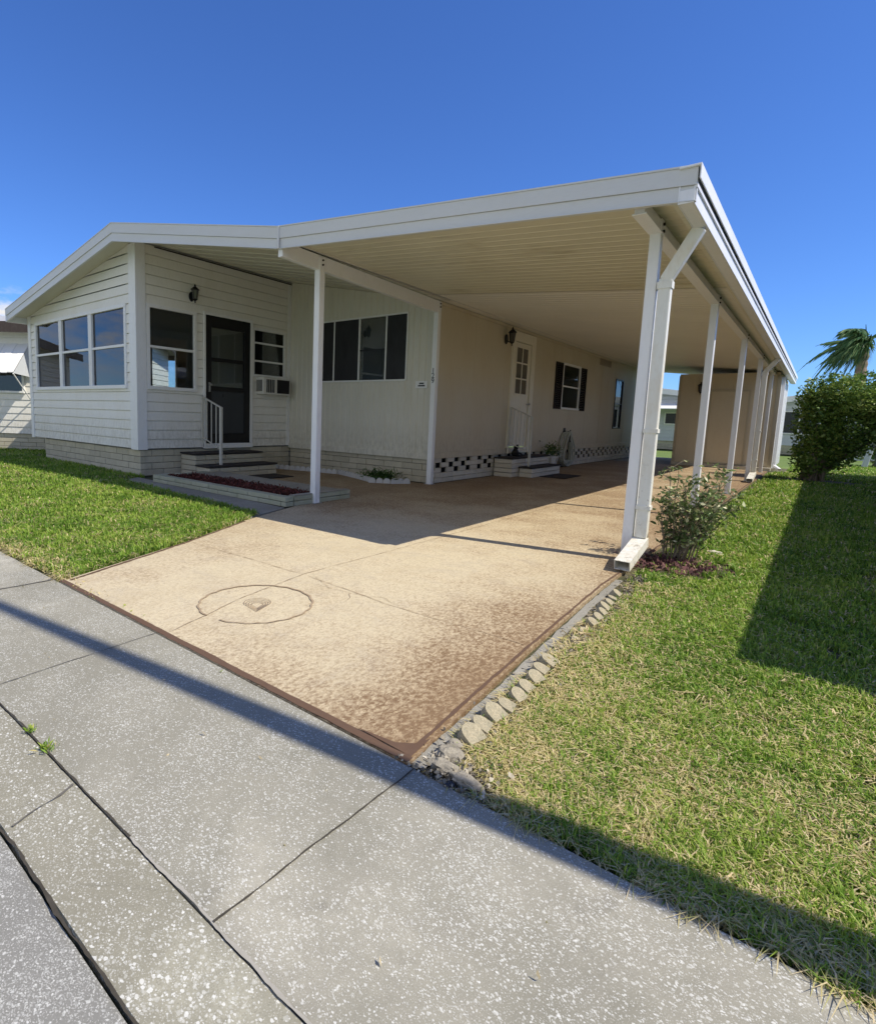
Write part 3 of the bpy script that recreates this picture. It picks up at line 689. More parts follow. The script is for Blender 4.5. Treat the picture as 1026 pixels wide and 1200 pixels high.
# gutter: trough along the low edge with a flashing above
b = MB()
g0, g1 = YF-.005, YC+.02
b.box(-.832,-.824, g0, g1, 2.42, 2.545); b.box(-.824,-.750, g0, g1, 2.42, 2.428); b.box(-.750,-.742, g0, g1, 2.42, 2.53); b.box(-.742,-.730, g0, g1, 2.505, 2.53); b.box(-.824,-.750, g0, g0+.006, 2.428, 2.50); b.box(-.824,-.750, g1-.006, g1, 2.428, 2.53)
b.build('gutter', M['postwhite'], cp, .002)
b = MB(); b.box(-.835,-.715, YF-.03, YC+.02, 2.622, 2.634); b.box(-.722,-.714, YF-.03, YC+.02, 2.545, 2.622)
b.build('roof_edge_flashing', M['postwhite'], cp, .002)
# beams
def post_bolts(b, x, y, z, ax='y'):
    for dz in (.035, .085):
        if ax == 'y': b.tube([(x, y, z+dz), (x, y-.014, z+dz)], .011, 6)
        else: b.tube([(x, y, z+dz), (x+.014, y, z+dz)], .011, 6)
b = MB(); b.box(XPOST-.032, XPOST+.032, 4.08, 20.6, 2.44, cceil(XPOST)-.024); b.box(XPOST-.045, XPOST+.045, 4.08, 20.6, 2.436, 2.448); b.build('beam', M['postwhite'], cp, .003)
A = Vector((-4.545, 4.03, 0)); B = Vector((-4.765, 7.50, 0)); d_ = (B-A).normalized(); s_ = Vector((-d_.y, d_.x, 0))*.032
b = MB(); zb = 2.70; b.hexa([A+s_+Vector((0,0,zb)), A-s_+Vector((0,0,zb)), B-s_+Vector((0,0,zb)), B+s_+Vector((0,0,zb)), A+s_+Vector((0,0,2.855)), A-s_+Vector((0,0,2.855)), B-s_+Vector((0,0,2.875)), B+s_+Vector((0,0,2.875))]); b.build('beam', M['postwhite'], cp, .004)
# posts, one mesh each
def post(x, y, ztop, wd=.075):
    b = MB(); b.box(x-wd/2, x+wd/2, y-wd/2, y+wd/2, .004, ztop); o = b.build('post', M['postwhite'], cp, .006)
    for (bx_, by_, ax) in ((x, y-wd/2-.001, 'y'), (x+wd/2+.001, y, 'x')):
        for dz in (-.085, -.035):
            b = MB(); b.tube([(bx_, by_, ztop+dz), (bx_, by_-.014, ztop+dz) if ax == 'y' else (bx_+.014, by_, ztop+dz)], .011, 6); b.build('bolt', M['black'], o)
    b = MB(); b.box(x-wd*.8, x+wd*.8, y-wd*.72, y+wd*.72, .003, .010); b.build('base_plate', M['metal'], o)
for y in (4.58, 7.46, 10.57, 13.55, 16.75): post(XPOST, y, 2.54)
post(-4.575, 4.66, 2.84, .085); post(-4.765, 7.49, 2.87, .085)
# downspouts
def spout(y, kinky, ztop, name='downspout'):
    b = MB(); x1 = XPOST+.095; wx, wy = .085, .06
    b.bar((-.79, kinky-.02, 2.425), (x1, kinky, ztop), wx, wy, (0,1,0))
    b.bar((x1, kinky, ztop+.015), (x1, kinky, .20), wx, wy, (0,1,0)); o = b.build('downspout', M['spoutwhite'], cp, .008)
    for z0_, z1_ in ((1.0,1.03),(.42,.45),(ztop-.06,ztop-.01)):
        b = MB(); b.box(x1-wx*.58, x1+wx*.58, kinky-wy*.62, kinky+wy*.62, z0_, z1_); b.build('strap', M['spoutwhite'], o)
    # open elbow at the foot
    b = MB(); a = Vector((x1, kinky+.01, .17)); c_ = Vector((x1-.015, kinky-.42, .055)); hw, hh = .052, .036; th = .005
    t_ = (c_-a).normalized(); xx = Vector((1,0,0)); yy = xx.cross(t_).normalized()
    def ring(c0, hw, hh): return [c0+xx*(-hw)+yy*(-hh), c0+xx*hw+yy*(-hh), c0+xx*hw+yy*hh, c0+xx*(-hw)+yy*hh]
    oa, oc, ia, ic = ring(a, hw, hh), ring(c_, hw, hh), ring(a, hw-th, hh-th), ring(c_, hw-th, hh-th)
    for i in range(4):
        j = (i+1) % 4; b.quad(oa[i], oa[j], oc[j], oc[i]); b.quad(ia[j], ia[i], ic[i], ic[j]); b.quad(oc[i], oc[j], ic[j], ic[i])
    b.quad(*oa)
    b.build('elbow', M['spoutwhite'], o)
spout(4.60, 4.56, 2.10); spout(13.9, 13.52, 2.18)

# ------------------------------------------------------------------ storage shed under the far end
shed = empty('storage_shed', (-2, 17.5, 0), 'tan storage shed closing off the far end of the carport', 'shed')
b = MB(); XA, XB, YA, YB = -3.15, -.93, 17.5, 21.2
b.box(XA, XB, YA, YB, .06, 2.50)
for i in range(9): b.box(XA+.08+i*.24, XA+.088+i*.24, YA-.004, YA, .1, 2.45)
b.build('wall', M['skin'], shed, .004)
b = MB(); b.box(XB+.001, XB+.014, YA, YB, .06, 2.40)
for i in range(12): b.box(XB+.014, XB+.02, YA+.1+i*.3, YA+.13+i*.3, .08, 2.39)
b.build('side_wall', M['postwhite'], shed)
b = MB(); b.box(XA-.01, XA+.06, YA-.02, YA-.005, .05, 2.45); b.build('corner_trim', M['sidewall'], shed, .003)
b = MB(); b.box(XB-.06, XB+.03, YA-.022, YA-.004, .05, 2.42); b.build('corner_trim', M['sidewall'], shed, .003)
b = MB(); b.box(-2.35,-1.55, YA-.03, YA-.006, .12, 2.02); b.build('shed_door', M['skin'], shed, .004)
b = MB(); b.box(-2.40,-2.35, YA-.035, YA-.005, .1, 2.07); b.box(-1.55,-1.50, YA-.035, YA-.005, .1, 2.07); b.box(-2.35,-1.55, YA-.034, YA-.006, 2.02, 2.07); b.build('door_frame', M['sidewall'], shed, .003)
b = MB(); b.box(XA, XB+.02, YA-.14, YA-.012, .003, .085); b.build('sill', M['block'], shed, .006)
b = MB(); b.bar((XB+.06, YA+.25, 2.4), (XB+.06, YA+.25, .12), .07, .06); b.bar((XB+.06, YA+.25, .14), (XB+.2, YA+.1, .05), .07, .06); b.build('downspout', M['postwhite'], shed, .005)

# ------------------------------------------------------------------ wall lanterns
def lantern(x, y, z, out, s, label, open_arm=True):
    ox, oy = out; e_ = empty('wall_lantern', (x, y, z), label, 'lamp', 'black carriage lanterns on the walls')
    k = s; c_ = Vector((x+ox*.13*k, y+oy*.13*k, z))
    b = MB()
    # oval back plate
    n = 14; ring = []
    px_, py_ = -oy, ox
    for i in range(n):
        a = 2*PI*i/n; ring.append(Vector((px_*math.cos(a)*.055*k, py_*math.cos(a)*.055*k, math.sin(a)*.085*k - .05*k)))
    base = Vector((x, y, z))
    f_ = [base + r + Vector((ox,oy,0))*.03*k for r in ring]; g_ = [base + r*1.1 + Vector((ox,oy,0))*.006 for r in ring]
    b.quad(*f_)
    for i in range(n): b.quad(g_[i], g_[(i+1)%n], f_[(i+1)%n], f_[i])
    b.build('back_plate', M['black'], e_)
    b = MB(); P0 = base + Vector((ox,oy,0))*.03*k + Vector((0,0,-.08*k))
    b.tube([P0, P0+Vector((ox*.05*k,oy*.05*k,-.03*k)), P0+Vector((ox*.10*k,oy*.10*k,.0)), c_+Vector((0,0,-.115*k))], .010*k, 8); b.build('arm', M['black'], e_)
    b = MB(); cc_ = (c_.x, c_.y, c_.z)
    b.lathe([(.005,.17*k),(.012,.15*k),(.02,.135*k),(.012,.125*k),(.035*k,.11*k),(.075*k,.075*k),(.088*k,.06*k),(.07*k,.055*k),(.06*k,.05*k)][::-1], cc_, 6)
    b.lathe([(.004,-.19*k),(.014*k,-.17*k),(.009*k,-.15*k),(.03*k,-.135*k),(.048*k,-.118*k),(.03*k,-.10*k)], cc_, 6)
    for i in range(6):
        a = 2*PI*i/6; b.tube([c_+Vector((.042*k*math.cos(a), .042*k*math.sin(a), -.115*k)), c_+Vector((.066*k*math.cos(a), .066*k*math.sin(a), .06*k))], .005*k, 4)
    b.build('cage', M['black'], e_)
    b = MB(); b.lathe([(.036*k,-.11*k),(.060*k,.055*k)], cc_, 6); b.build('glass_shade', M['lampglass'], e_)
    return e_
lantern(XD+.02, 5.32, 2.98, (1,0), .85, 'black carriage lantern on the pale siding left of the black storm door')
lantern(XS+.01, 9.95, 2.66, (1,0), 1.0, 'black carriage lantern on the tan wall left of the ivory door')
lantern(-2.62, YA-.0, 2.12, (0,-1), .95, 'black lantern high on the tan shed wall at the end of the carport')

# ------------------------------------------------------------------ window air conditioner
ac = empty('air_conditioner', (XD, 7.07, 1.41), 'white window air conditioner under the small porch window beside the black door', 'air conditioner')
b = MB(); b.box(XD-.05, XD+.20, 6.72, 7.40, 1.415, 1.732); b.build('case', M['acwhite'], ac, .012)
b = MB(); b.box(XD+.201, XD+.206, 7.06, 7.37, 1.445, 1.70)
for i in range(14): b.box(XD+.206, XD+.212, 7.065+i*.022, 7.072+i*.022, 1.445, 1.70)
b.build('grille', M['rubber'], ac)
b = MB()
for i in range(5): b.box(XD+.202, XD+.212, 6.80+i*.042, 6.82+i*.042, 1.45, 1.695)
b.build('louvres', M['darkpanel'], ac)
b = MB()
for i in range(5): b.box(XD+.02+i*.033, XD+.036+i*.033, 6.714, 6.719, 1.47, 1.68)
b.build('side_slots', M['rubber'], ac)

# ------------------------------------------------------------------ steps, railings, mats
def steps(loc, boxes, label, m):
    e_ = empty('entry_steps', loc, label, 'steps')
    for (x0, x1, y0, y1, z0, z1) in boxes:
        b = MB(); bricks(b, 'y', x1, 1, y0, y1, z0+.003, max(1, round((z1-z0)/.09)), (z1-z0-.003)/max(1, round((z1-z0)/.09)), .40, depth=x1-x0-.01)
        b.build('step_block', m, e_, .006)
        b = MB(); b.box(x0, x1+.015, y0-.015, y1+.015, z1+.002, z1+.028); b.build('step_carpet', M['carpet'], e_, .006)
    return e_
steps((-7.8, 5.8, 0), [(-8.18,-7.75,5.1,6.5,.0,.345),(-7.74,-7.35,5.1,6.5,.0,.165)], 'two block steps with dark carpet treads up to the black front door', M['brick'])
steps((-4.5, 10.7, 0), [(-4.77,-4.40,9.75,11.6,.0,.345),(-4.39,-4.12,10.05,11.5,.0,.17)], 'two pale block steps with dark carpet treads at the ivory carport door', M['block'])
def railing(P0, P1, foot, nb, label, top_h, m, grp='painted metal stair railings'):
    """P0 back top, P1 front top: sloped rails with balusters"""
    e_ = empty('stair_railing', foot, label, 'railing', grp)
    P0 = Vector(P0); P1 = Vector(P1); low = Vector((0,0,-top_h))
    b = MB(); b.bar(P0, P1, .035, .02); b.build('top_rail', m, e_, .004)
    b = MB(); b.bar(P0+low, P1+low, .022, .014); b.build('bottom_rail', m, e_, .003)
    b = MB(); b.bar((P1.x, P1.y, foot[2]), (P1.x, P1.y, P1.z+.005), .042, .042); b.build('post', m, e_, .005)
    b = MB(); b.bar(P0+low-Vector((0,0,.06)), P0, .025, .025); b.build('post', m, e_, .003)
    for i in range(1, nb+1):
        q = P0.lerp(P1, i/(nb+1)); b = MB(); b.bar(q+low, q, .014, .014); b.build('baluster', m, e_)
railing((-8.14,5.50,1.31), (-7.50,5.42,1.13), (-7.50,5.42,.19), 3, 'white metal stair railing beside the black front door', .69, M['ivoryrail'])
railing((-4.70,10.22,1.33), (-4.26,10.20,1.15), (-4.26,10.20,.20), 5, 'cream metal stair railing in front of the ivory carport door', .69, M['ivoryrail'])
def rug(x0, x1, y0, y1, label, z=.008, rot=0):
    e_ = MB(); n = 10
    P = [(x0+(x1-x0)*i/n, y) for i in range(n+1) for y in (y0,)]
    e_.box(x0, x1, y0, y1, z, z+.012)
    for i in range(30):
        f = i/29; y = y0+(y1-y0)*f; e_.box(x0-.02, x0, y-.004, y+.004, z, z+.006); e_.box(x1, x1+.02, y-.004, y+.004, z, z+.006)
    o = e_.build('door_mat', M['rug'], None, .004); return tag(o, label, 'door mat')
rug(-7.25,-6.75,5.35,6.35, 'dark fringed mat on the walkway below the front steps')
rug(-4.08,-3.62,10.35,11.3, 'dark brown mat on the driveway beside the carport steps')

# ornament on the side step
o_ = empty('garden_ornament', (-4.62,10.36,.375), 'small dark frog ornament on the top carport step', 'ornament')
b = MB(); b.lathe([(.05,0),(.075,.03),(.07,.08),(.045,.13),(.02,.15)], (-4.62,10.36,.375), 12); b.build('body', M['rubber'], o_, smooth=True)
b = MB(); b.lathe([(.015,.12),(.045,.15),(.05,.18),(.03,.21),(.01,.215)], (-4.60,10.34,.375), 10); b.lathe([(.004,.2),(.016,.21),(.012,.23)], (-4.58,10.31,.375), 6); b.lathe([(.004,.2),(.016,.21),(.012,.23)], (-4.58,10.37,.375), 6); b.build('head', M['rubber'], o_, smooth=True)
b = MB()
for s1 in (-1,1):
    b = MB(); b.tube([(-4.60,10.36+s1*.06,.45),(-4.53,10.36+s1*.09,.42),(-4.50,10.36+s1*.08,.38)], [.02,.015,.018], 6); b.build('leg', M['rubber'], o_)

# garden hose hung on a hook
ho = empty('garden_hose', (XS+.12,13.45,0), 'grey green garden hose hung in long loops on the tan wall', 'hose')
b = MB(); rh = random.Random(5)
for k in range(11):
    wy = .20+.13*rh.random(); zb_ = .02+.12*rh.random(); o1 = .04+.012*k; pts = []
    for i in range(41):
        a = 2*PI*i/40; z = .44 + .40*math.cos(a); z = max(z, zb_) ; y = 13.45 + wy*math.sin(a)*(1.15-.35*math.cos(a)) + .02*math.sin(3*a+k)
        pts.append((XS+o1+.02*math.sin(a*2+k), y, z+.02*math.sin(k)))
    b.tube(pts, .016, 6, False)
b.build('coil', M['hose'], ho, smooth=True)
b = MB(); b.tube([(XS+.0,13.45,.86),(XS+.14,13.45,.86),(XS+.16,13.45,.90)], .012); b.box(XS, XS+.012, 13.38, 13.52, .78, .94); b.build('hook', M['black'], ho)
b = MB(); b.tube([(XS+.10,13.60,.78),(XS+.11,13.62,.68),(XS+.11,13.61,.60)], [.02,.026,.016], 8); b.build('nozzle', M['rubber'], ho)

# ------------------------------------------------------------------ leaves helper
def leaves(name, centers, size, m, parent=None, up=.4, aspect=.5, tone=None, spread=None, seed=1, wfac=1.):
    """one small bent leaf (two triangles as a quad) per centre"""
    g = np.random.default_rng(seed); c = np.asarray(centers, dtype=np.float64); N = len(c)
    d = g.normal(size=(N,3)); d[:,2] = d[:,2]*.6 + up; 
    if spread is not None: d = d*.6 + spread
    d /= np.linalg.norm(d, axis=1)[:,None]
    e_ = g.normal(size=(N,3)); e_ -= (e_*d).sum(1)[:,None]*d; e_ /= np.linalg.norm(e_, axis=1)[:,None]
    L = size*(.6+.8*g.random(N))[:,None]; W_ = L*aspect*.5*wfac
    nrm = np.cross(d, e_)
    v = np.stack([c, c+d*L*.5+e_*W_+nrm*L*.08, c+d*L, c+d*L*.5-e_*W_+nrm*L*.08], 1).reshape(-1,3)
    if parent is not None: v = v - np.array(parent.location)
    f = np.arange(N*4).reshape(-1,4)
    tn = g.random(N) if tone is None else np.clip(tone + g.normal(size=N)*.16, 0, 1)
    return raw_mesh(name, v, f, m, parent, tn)

# plant stand with a dark plant
ps = empty('potted_plant', (-4.55,12.10,0), 'dark leafy plant in a white wire stand between the steps and the hose', 'plant')
b = MB(); b.lathe([(.085,.16),(.11,.30),(.12,.32),(.10,.33)], (-4.55,12.10,0), 14); b.build('pot', M['acwhite'], ps)
b = MB()
for i in range(6):
    a = 2*PI*i/6; cx_, cy_ = -4.55, 12.10
    b.tube([(cx_+.17*math.cos(a), cy_+.17*math.sin(a), .005), (cx_+.11*math.cos(a), cy_+.11*math.sin(a), .12), (cx_+.15*math.cos(a), cy_+.15*math.sin(a), .30), (cx_+.20*math.cos(a), cy_+.20*math.sin(a), .33)], .007, 6)
for r_, z in ((.13,.17),(.15,.30)): b.tube([(cx_+r_*math.cos(2*PI*i/20), cy_+r_*math.sin(2*PI*i/20), z) for i in range(21)], .006, 6)
b.build('wire_stand', M['postwhite'], ps)
g = np.random.default_rng(11); q = g.normal(size=(420,3))*np.array([.07,.10,.08]) + np.array([-4.55,12.10,.44]); q[:,2] = np.maximum(q[:,2], .30)
leaves('foliage', q, .055, M['leafdark'], ps, .3, .35, tone=g.random(420)*.6, seed=12)

# ------------------------------------------------------------------ number plate, house numbers
def text_mesh(name, txt, size, m, loc, rot, parent=None, depth=.002):
    cu = bpy.data.curves.new('txt', 'FONT'); cu.body = txt; cu.size = size; cu.extrude = depth; cu.align_x = 'CENTER'; cu.align_y = 'CENTER'; cu.space_line = .82
    o = bpy.data.objects.new('txt', cu); C.objects.link(o); bpy.context.view_layer.update()
    me = bpy.data.meshes.new_from_object(o.evaluated_get(bpy.context.evaluated_depsgraph_get())); bpy.data.objects.remove(o)
    me.name = name; me.materials.clear(); me.materials.append(m)
    r = bpy.data.objects.new(name, me); C.objects.link(r); r.rotation_euler = rot
    if parent is not None: r.parent = parent; r.location = Vector(loc) - parent.location
    else: r.location = loc
    return r
hn = empty('house_numbers', (-4.765,7.44,1.75), 'small black house number stacked down the white post at the porch corner', 'sign')
for i, ch in enumerate('129'):
    text_mesh('digit', ch, .11, M['black'], (-4.768, 7.4445, 1.81-i*.08), (PI/2, 0, 0), hn)
pl = empty('name_plaque', (-5.04,YM-.03,1.6), 'small white plaque with two black lines on the ribbed porch wall', 'sign')
b = MB(); b.box(-5.16,-4.93, YM-.03, YM-.014, 1.545, 1.66); b.build('plate', M['trim'], pl, .003)
for z_, hw_ in ((1.622,.045),(1.585,.065)):       # the writing is too small to read in the photograph: two dark lines
    b = MB(); b.box(-5.04-hw_, -5.04+hw_, YM-.033, YM-.0302, z_-.011, z_+.011); b.build('lettering', M['black'], pl)

# ------------------------------------------------------------------ raised planter with red mulch
pt = empty('raised_planter', (-6,4.6,0), 'low weathered block planter in front of the porch', 'planter')
b = MB()
for k in range(2):
    z = .003+k*.058; u = -7.45 - .2*(k % 2)
    while u < -4.6:
        a, c_ = max(u, -7.45), min(u+.4, -4.56)
        if c_-a > .03: b.box(a+.004, c_-.004, 4.18, 4.30, z, z+.052)
        u += .4
    y = 4.31
    while y < 5.25:
        b.box(-4.68,-4.565, y+.004, min(y+.4, 5.3)-.004, z, z+.052); y += .4
    y = 4.31
    while y < 5.0: b.box(-7.45,-7.34, y+.004, min(y+.4,5.1)-.004, z, z+.052); y += .4
b.build('block_wall', M['planterblock'], pt, .005)
b = MB(); b.box(-7.36,-4.67, 4.84, 5.3, .003, .104); b.build('slab', M['slab'], pt, .005)
b = MB(); b.box(-4.66,-4.57,4.32,5.28,.117,.124); b.build('slab', M['slab'], pt, .005)
g = np.random.default_rng(21); N = 5200
q = np.stack([g.uniform(-7.34,-4.70,N), g.uniform(4.31,4.83,N), g.uniform(.07,.115,N)], 1)
o = leaves('mulch', q, .035, M['mulch'], None, 0, .45, seed=22); tag(o, 'red bark mulch filling the low block planter by the porch', 'mulch', kind='stuff')

# white scalloped edging along the porch wall
def scallop(name, r, th, h, m):
    b = MB(); n = 12; f_ = [( -r, 0, 0), (r, 0, 0)] + [(r*math.cos(PI*i/n), 0, h+r*.95*math.sin(PI*i/n)) for i in range(n+1)]
    fr = [(x, -th/2, z) for x, _, z in f_]; bk_ = [(x, th/2, z) for x, _, z in f_]
    b.quad(*fr[::-1]); b.quad(*bk_)
    for i in range(len(f_)): j = (i+1) % len(f_); b.quad(fr[i], fr[j], bk_[j], bk_[i])
    return b
ed = scallop('s', .055, .045, .035, None).build('edging_stone', M['whitescallop'], None, .008)
path = [(-8.0,7.08),(-7.3,7.26),(-6.6,7.36),(-6.0,7.12),(-5.45,6.86),(-5.15,7.05),(-4.98,7.32)]
pts = []
for (a, c_) in zip(path[:-1], path[1:]):
    L_ = math.dist(a, c_); n = max(1, round(L_/.115))
    for i in range(n): pts.append((a[0]+(c_[0]-a[0])*i/n, a[1]+(c_[1]-a[1])*i/n, math.atan2(c_[1]-a[1], c_[0]-a[0])))
for i, (x, y, a) in enumerate(pts):
    o = ed if i == 0 else ed.copy()
    if i: C.objects.link(o)
    o.location = (x, y, .0); o.rotation_euler = (random.uniform(-.1,.1), random.uniform(-.05,.05), a+random.uniform(-.06,.06))
    tag(o, 'white scalloped edging stone in the row along the porch wall bed', 'edging stone', 'white scalloped edging stones along the porch wall')
g = np.random.default_rng(31); q = g.normal(size=(600,3))*np.array([.15,.08,.04]) + np.array([-5.50,7.12,.08]); q[:,2] = np.abs(q[:,2]-.02)+.02
sp_ = empty('low_plant', (-5.55,7.12,0), 'low dark spiky plant at the foot of the porch wall', 'plant')
leaves('foliage', q, .09, M['leafdark'], sp_, .5, .16, tone=g.random(600)*.25, seed=32)
b = MB(); b.lathe([(.05,0),(.03,.08)], (-5.55,7.12,0), 8); b.build('stem', M['bark'], sp_)

# scalloped edging stones between driveway and right lawn
sh = [scallop('s', r, .04, .045, None) for r in (.040,.046,.042)]
spots = [(-.815,1.55,'grey'),(-.82,1.64,''),(-.822,1.73,''),(-.815,1.82,''),(-.82,1.91,''),(-.823,2.00,''),(-.83,2.10,''),(-.84,2.20,''),(-.843,2.30,''),(-.848,2.42,'b'),(-.853,2.53,'b'),(-.857,2.66,'b'),(-.86,2.80,'b'),(-.865,2.93,''),(-.87,3.03,''),(-.875,3.13,''),(-.885,3.23,''),(-.89,3.33,''),(-.90,3.44,''),(-.91,3.55,'')]
pr = sh[1].build('scalloped_edger', M['scallop'], None, .012, seg=3)
for i, (x, y, _) in enumerate(spots):
    o = pr if i == 0 else pr.copy()
    if i: C.objects.link(o)
    s1 = random.uniform(.70,.92) * (.85 if y > 2.5 else 1.0); bur = _ == 'b'
    o.location = (x+.06, y, -.028 if bur else -.004); o.scale = (s1*.95, 1.0, s1*.9)
    o.rotation_euler = (0, 0, 0)
    o.rotation_euler = (Matrix.Rotation(PI/2+random.uniform(-.28,.28), 3, 'Z') @ Matrix.Rotation(-random.uniform(.95,1.25), 3, 'X')).to_euler()
    far = y > 2.45
    tag(o, 'rounded tan edging stone in the far short row near the downspout' if far else 'rounded tan edging stone in the near row beside the driveway corner', 'edging stone', 'scalloped stones beside the downspout end' if far else 'scalloped stones near the driveway corner')
def rock(x, y, s, sx, label, seed, m=None):
    b = bpy.data.meshes.new('rock'); import bmesh
    bm = bmesh.new(); bmesh.ops.create_icosphere(bm, subdivisions=3, radius=1)
    for v_ in bm.verts:
        k = 1 + .45*noise.noise(v_.co*1.5+Vector((seed,0,0))) + .18*noise.noise(v_.co*4+Vector((0,seed,0)))
        v_.co *= k; v_.co.x *= sx*s; v_.co.y *= s; v_.co.z *= s*.55
    bm.to_mesh(b); bm.free(); b.materials.append(m or M['rock']); o = bpy.data.objects.new('rock', b); C.objects.link(o); o.location = (x, y, s*.16)
    return tag(o, label, 'rock')
rock(-.79,1.43,.034,1.3,'grey rock at the driveway corner beside the sidewalk end of the edging',1.)
rock(-.77,1.37,.028,1.6,'flat pale rock nearest the sidewalk joint',5.)
rock(-.80,1.49,.026,1.2,'small broken grey rock just before the first edging stone',9.)
rock(-.69,1.355,.026,1.9,'low grey rock at the lawn edge right of the sidewalk joint',13.)
rock(-.715,1.31,.014,1.1,'small dark stone on the sidewalk edge by the lawn corner',17., mat('dark_stone', (.03,.03,.035), .5))
rock(-.58,5.41,.035,1.5,'white scrap of stone on the lawn beside the spindly shrub',21., M['block'])
# mow strip of rough concrete beside the driveway
b = ribbon('s', [(-.835,1.32),(-.862,2.0),(-.895,2.6),(-.93,3.3),(-.95,3.95)], .045, -.002, None, .002, .15, seed=40); struct('mow_strip', b, M['slab'])
b = ribbon('s', [(-.70,1.31),(-.75,1.8),(-.80,2.4),(-.84,3.0),(-.87,3.7)], .12, -.012, None, .006, .3, seed=41)
struct('edging_bed', b, mat('dry_bed', (.24,.21,.16), .95))

# ------------------------------------------------------------------ grass
def fbm(x, y, s, seed=0.):
    """cheap vectorised value noise"""
    def vn(X, Y, k):
        xi = np.floor(X).astype(np.int64); yi = np.floor(Y).astype(np.int64); fx = X-xi; fy = Y-yi
        fx = fx*fx*(3-2*fx); fy = fy*fy*(3-2*fy)
        def h(a, b): 
            n_ = (a*374761393 + b*668265263 + k*1274126177) & 0x7fffffff
            n_ = ((n_ ^ (n_ >> 13))*1274126177) & 0x7fffffff
            return ((n_ ^ (n_ >> 16)) & 0xffff)/65535.
        return (h(xi,yi)*(1-fx)+h(xi+1,yi)*fx)*(1-fy) + (h(xi,yi+1)*(1-fx)+h(xi+1,yi+1)*fx)*fy
    return (vn(x*s, y*s, int(seed)+1)*.5 + vn(x*s*2.1, y*s*2.1, int(seed)+2)*.3 + vn(x*s*4.3, y*s*4.3, int(seed)+3)*.2)
def grass(name, N, region, inside, rho, label, dry, seed, hscale=1.):
    g = np.random.default_rng(seed); x0, x1, y0, y1 = region
    # sample distance-weighted: importance by y (right lawn) or by x (left lawn)
    out = []; tot = 0
    while tot < N:
        x = g.uniform(x0, x1, 400000); y = g.uniform(y0, y1, 400000); d = np.hypot(x, y)
        keep = (g.random(400000) < rho(d)) & inside(x, y); q = np.stack([x[keep], y[keep]], 1); out.append(q); tot += len(q)
    q = np.concatenate(out)[:N]; x, y = q[:,0], q[:,1]; d = np.hypot(x, y)
    tuft = fbm(x, y, 9, seed); dr = dry(x, y)
    h = (.022 + .030*g.random(N))*(.7+.7*tuft)*hscale*(1+.04*np.minimum(d, 14)); wd = .0050*(d/2.2)**.72*(.7+.6*g.random(N))
    isdry = g.random(N) < dr
    a = g.uniform(0, 2*PI, N); lean = g.uniform(.15, 1.15, N); lean = np.where(isdry, lean+.9, lean)
    dx, dy = np.cos(a), np.sin(a); wx, wy = -dy*wd/2, dx*wd/2
    z0 = np.full(N, -.018)
    b0 = np.stack([x-wx, y-wy, z0], 1); b1 = np.stack([x+wx, y+wy, z0], 1)
    mh = h*.6; ml = h*.25*lean
    m0 = np.stack([x+dx*ml-wx*.8, y+dy*ml-wy*.8, z0+mh], 1); m1 = np.stack([x+dx*ml+wx*.8, y+dy*ml+wy*.8, z0+mh], 1)
    th = h*(1.-.32*np.minimum(lean, 2)); tl = h*.85*lean
    t0 = np.stack([x+dx*tl-wx*.12, y+dy*tl-wy*.12, z0+th], 1); t1 = np.stack([x+dx*tl+wx*.12, y+dy*tl+wy*.12, z0+th], 1)
    v = np.stack([b0,b1,m0,m1,t0,t1], 1).reshape(-1,3); k = np.arange(N)[:,None]*6
    f = np.concatenate([k+np.array([[0,1,3,2]]), k+np.array([[2,3,5,4]])], 0)
    tone = np.clip(.12 + .50*fbm(x, y, 2.6, seed+7) + g.normal(size=N)*.15, 0, .68); tone = np.where(isdry, g.uniform(.72, 1., N), tone)
    o = raw_mesh(name, v, f, M['grass'], None, np.concatenate([tone, tone]))
    return tag(o, label, 'grass', kind='stuff')
def in_right(x, y):
    e_ = np.where(y < 4, -.80 - .035*(y-1.4), -.91) + .05*(fbm(x*0+3, y, 8, 3)-.5)
    lo = 1.30 + .10*(fbm(x, y*0, 7, 5)-.45)
    thin = fbm(x, y, 5, 9) > .22
    corner = (((x+.75)/.17)**2 + ((y-1.34)/.10)**2 > 1) | (fbm(x, y, 22, 6) > .66)
    bare = (((x+.72)/.35)**2 + ((y-4.75)/.42)**2 > 1) | (fbm(x, y, 20, 2) > .62)
    bush = ((x-.1)/.75)**2+((y-15.3)/.5)**2 > 1
    dirt = (x > e_+.10) | (fbm(x, y, 14, 4) > .5)
    vis = x < 1.2 + .10*y
    return (x > e_) & (y > lo) & thin & corner & bare & bush & dirt & vis & ~((x < -.6)&(y > 17.3))
def dry_right(x, y):
    d = .08 + .80*np.clip((3.3-y)/2.6, 0, 1)*np.clip(fbm(x, y, 3.2, 15)*2.4-.45, 0, 1) + .35*np.clip((x*-1-.45)/.3, 0, 1)*(y < 4)
    return np.clip(d + .25*(fbm(x, y, 9, 16)-.4), .03, .8)
grass('lawn_grass', 230000, (-1.0, 4.0, 1.2, 24), in_right, lambda d: np.minimum(1, (1.9/d)**2), 'green lawn with dry straw patches on the right of the driveway', dry_right, 51, .92)
def in_left(x, y):
    xr = np.interp(y, [1.3,2.42,3.31,3.7,3.9], [-3.45,-3.86,-4.25,-4.45,-5.0]) + .06*(fbm(x*0, y, 9, 23)-.5)
    lo = 1.33 + .08*(fbm(x, y*0, 6, 25)-.4)
    hi = np.where(x > -8.1, 3.72+.1*(fbm(x, y*0, 5, 24)-.5) + (-.06)*(x+4.5), 4.42); hi = np.where(x < -12.05, 14, hi)
    return (x < xr) & (y > lo) & (y < hi)
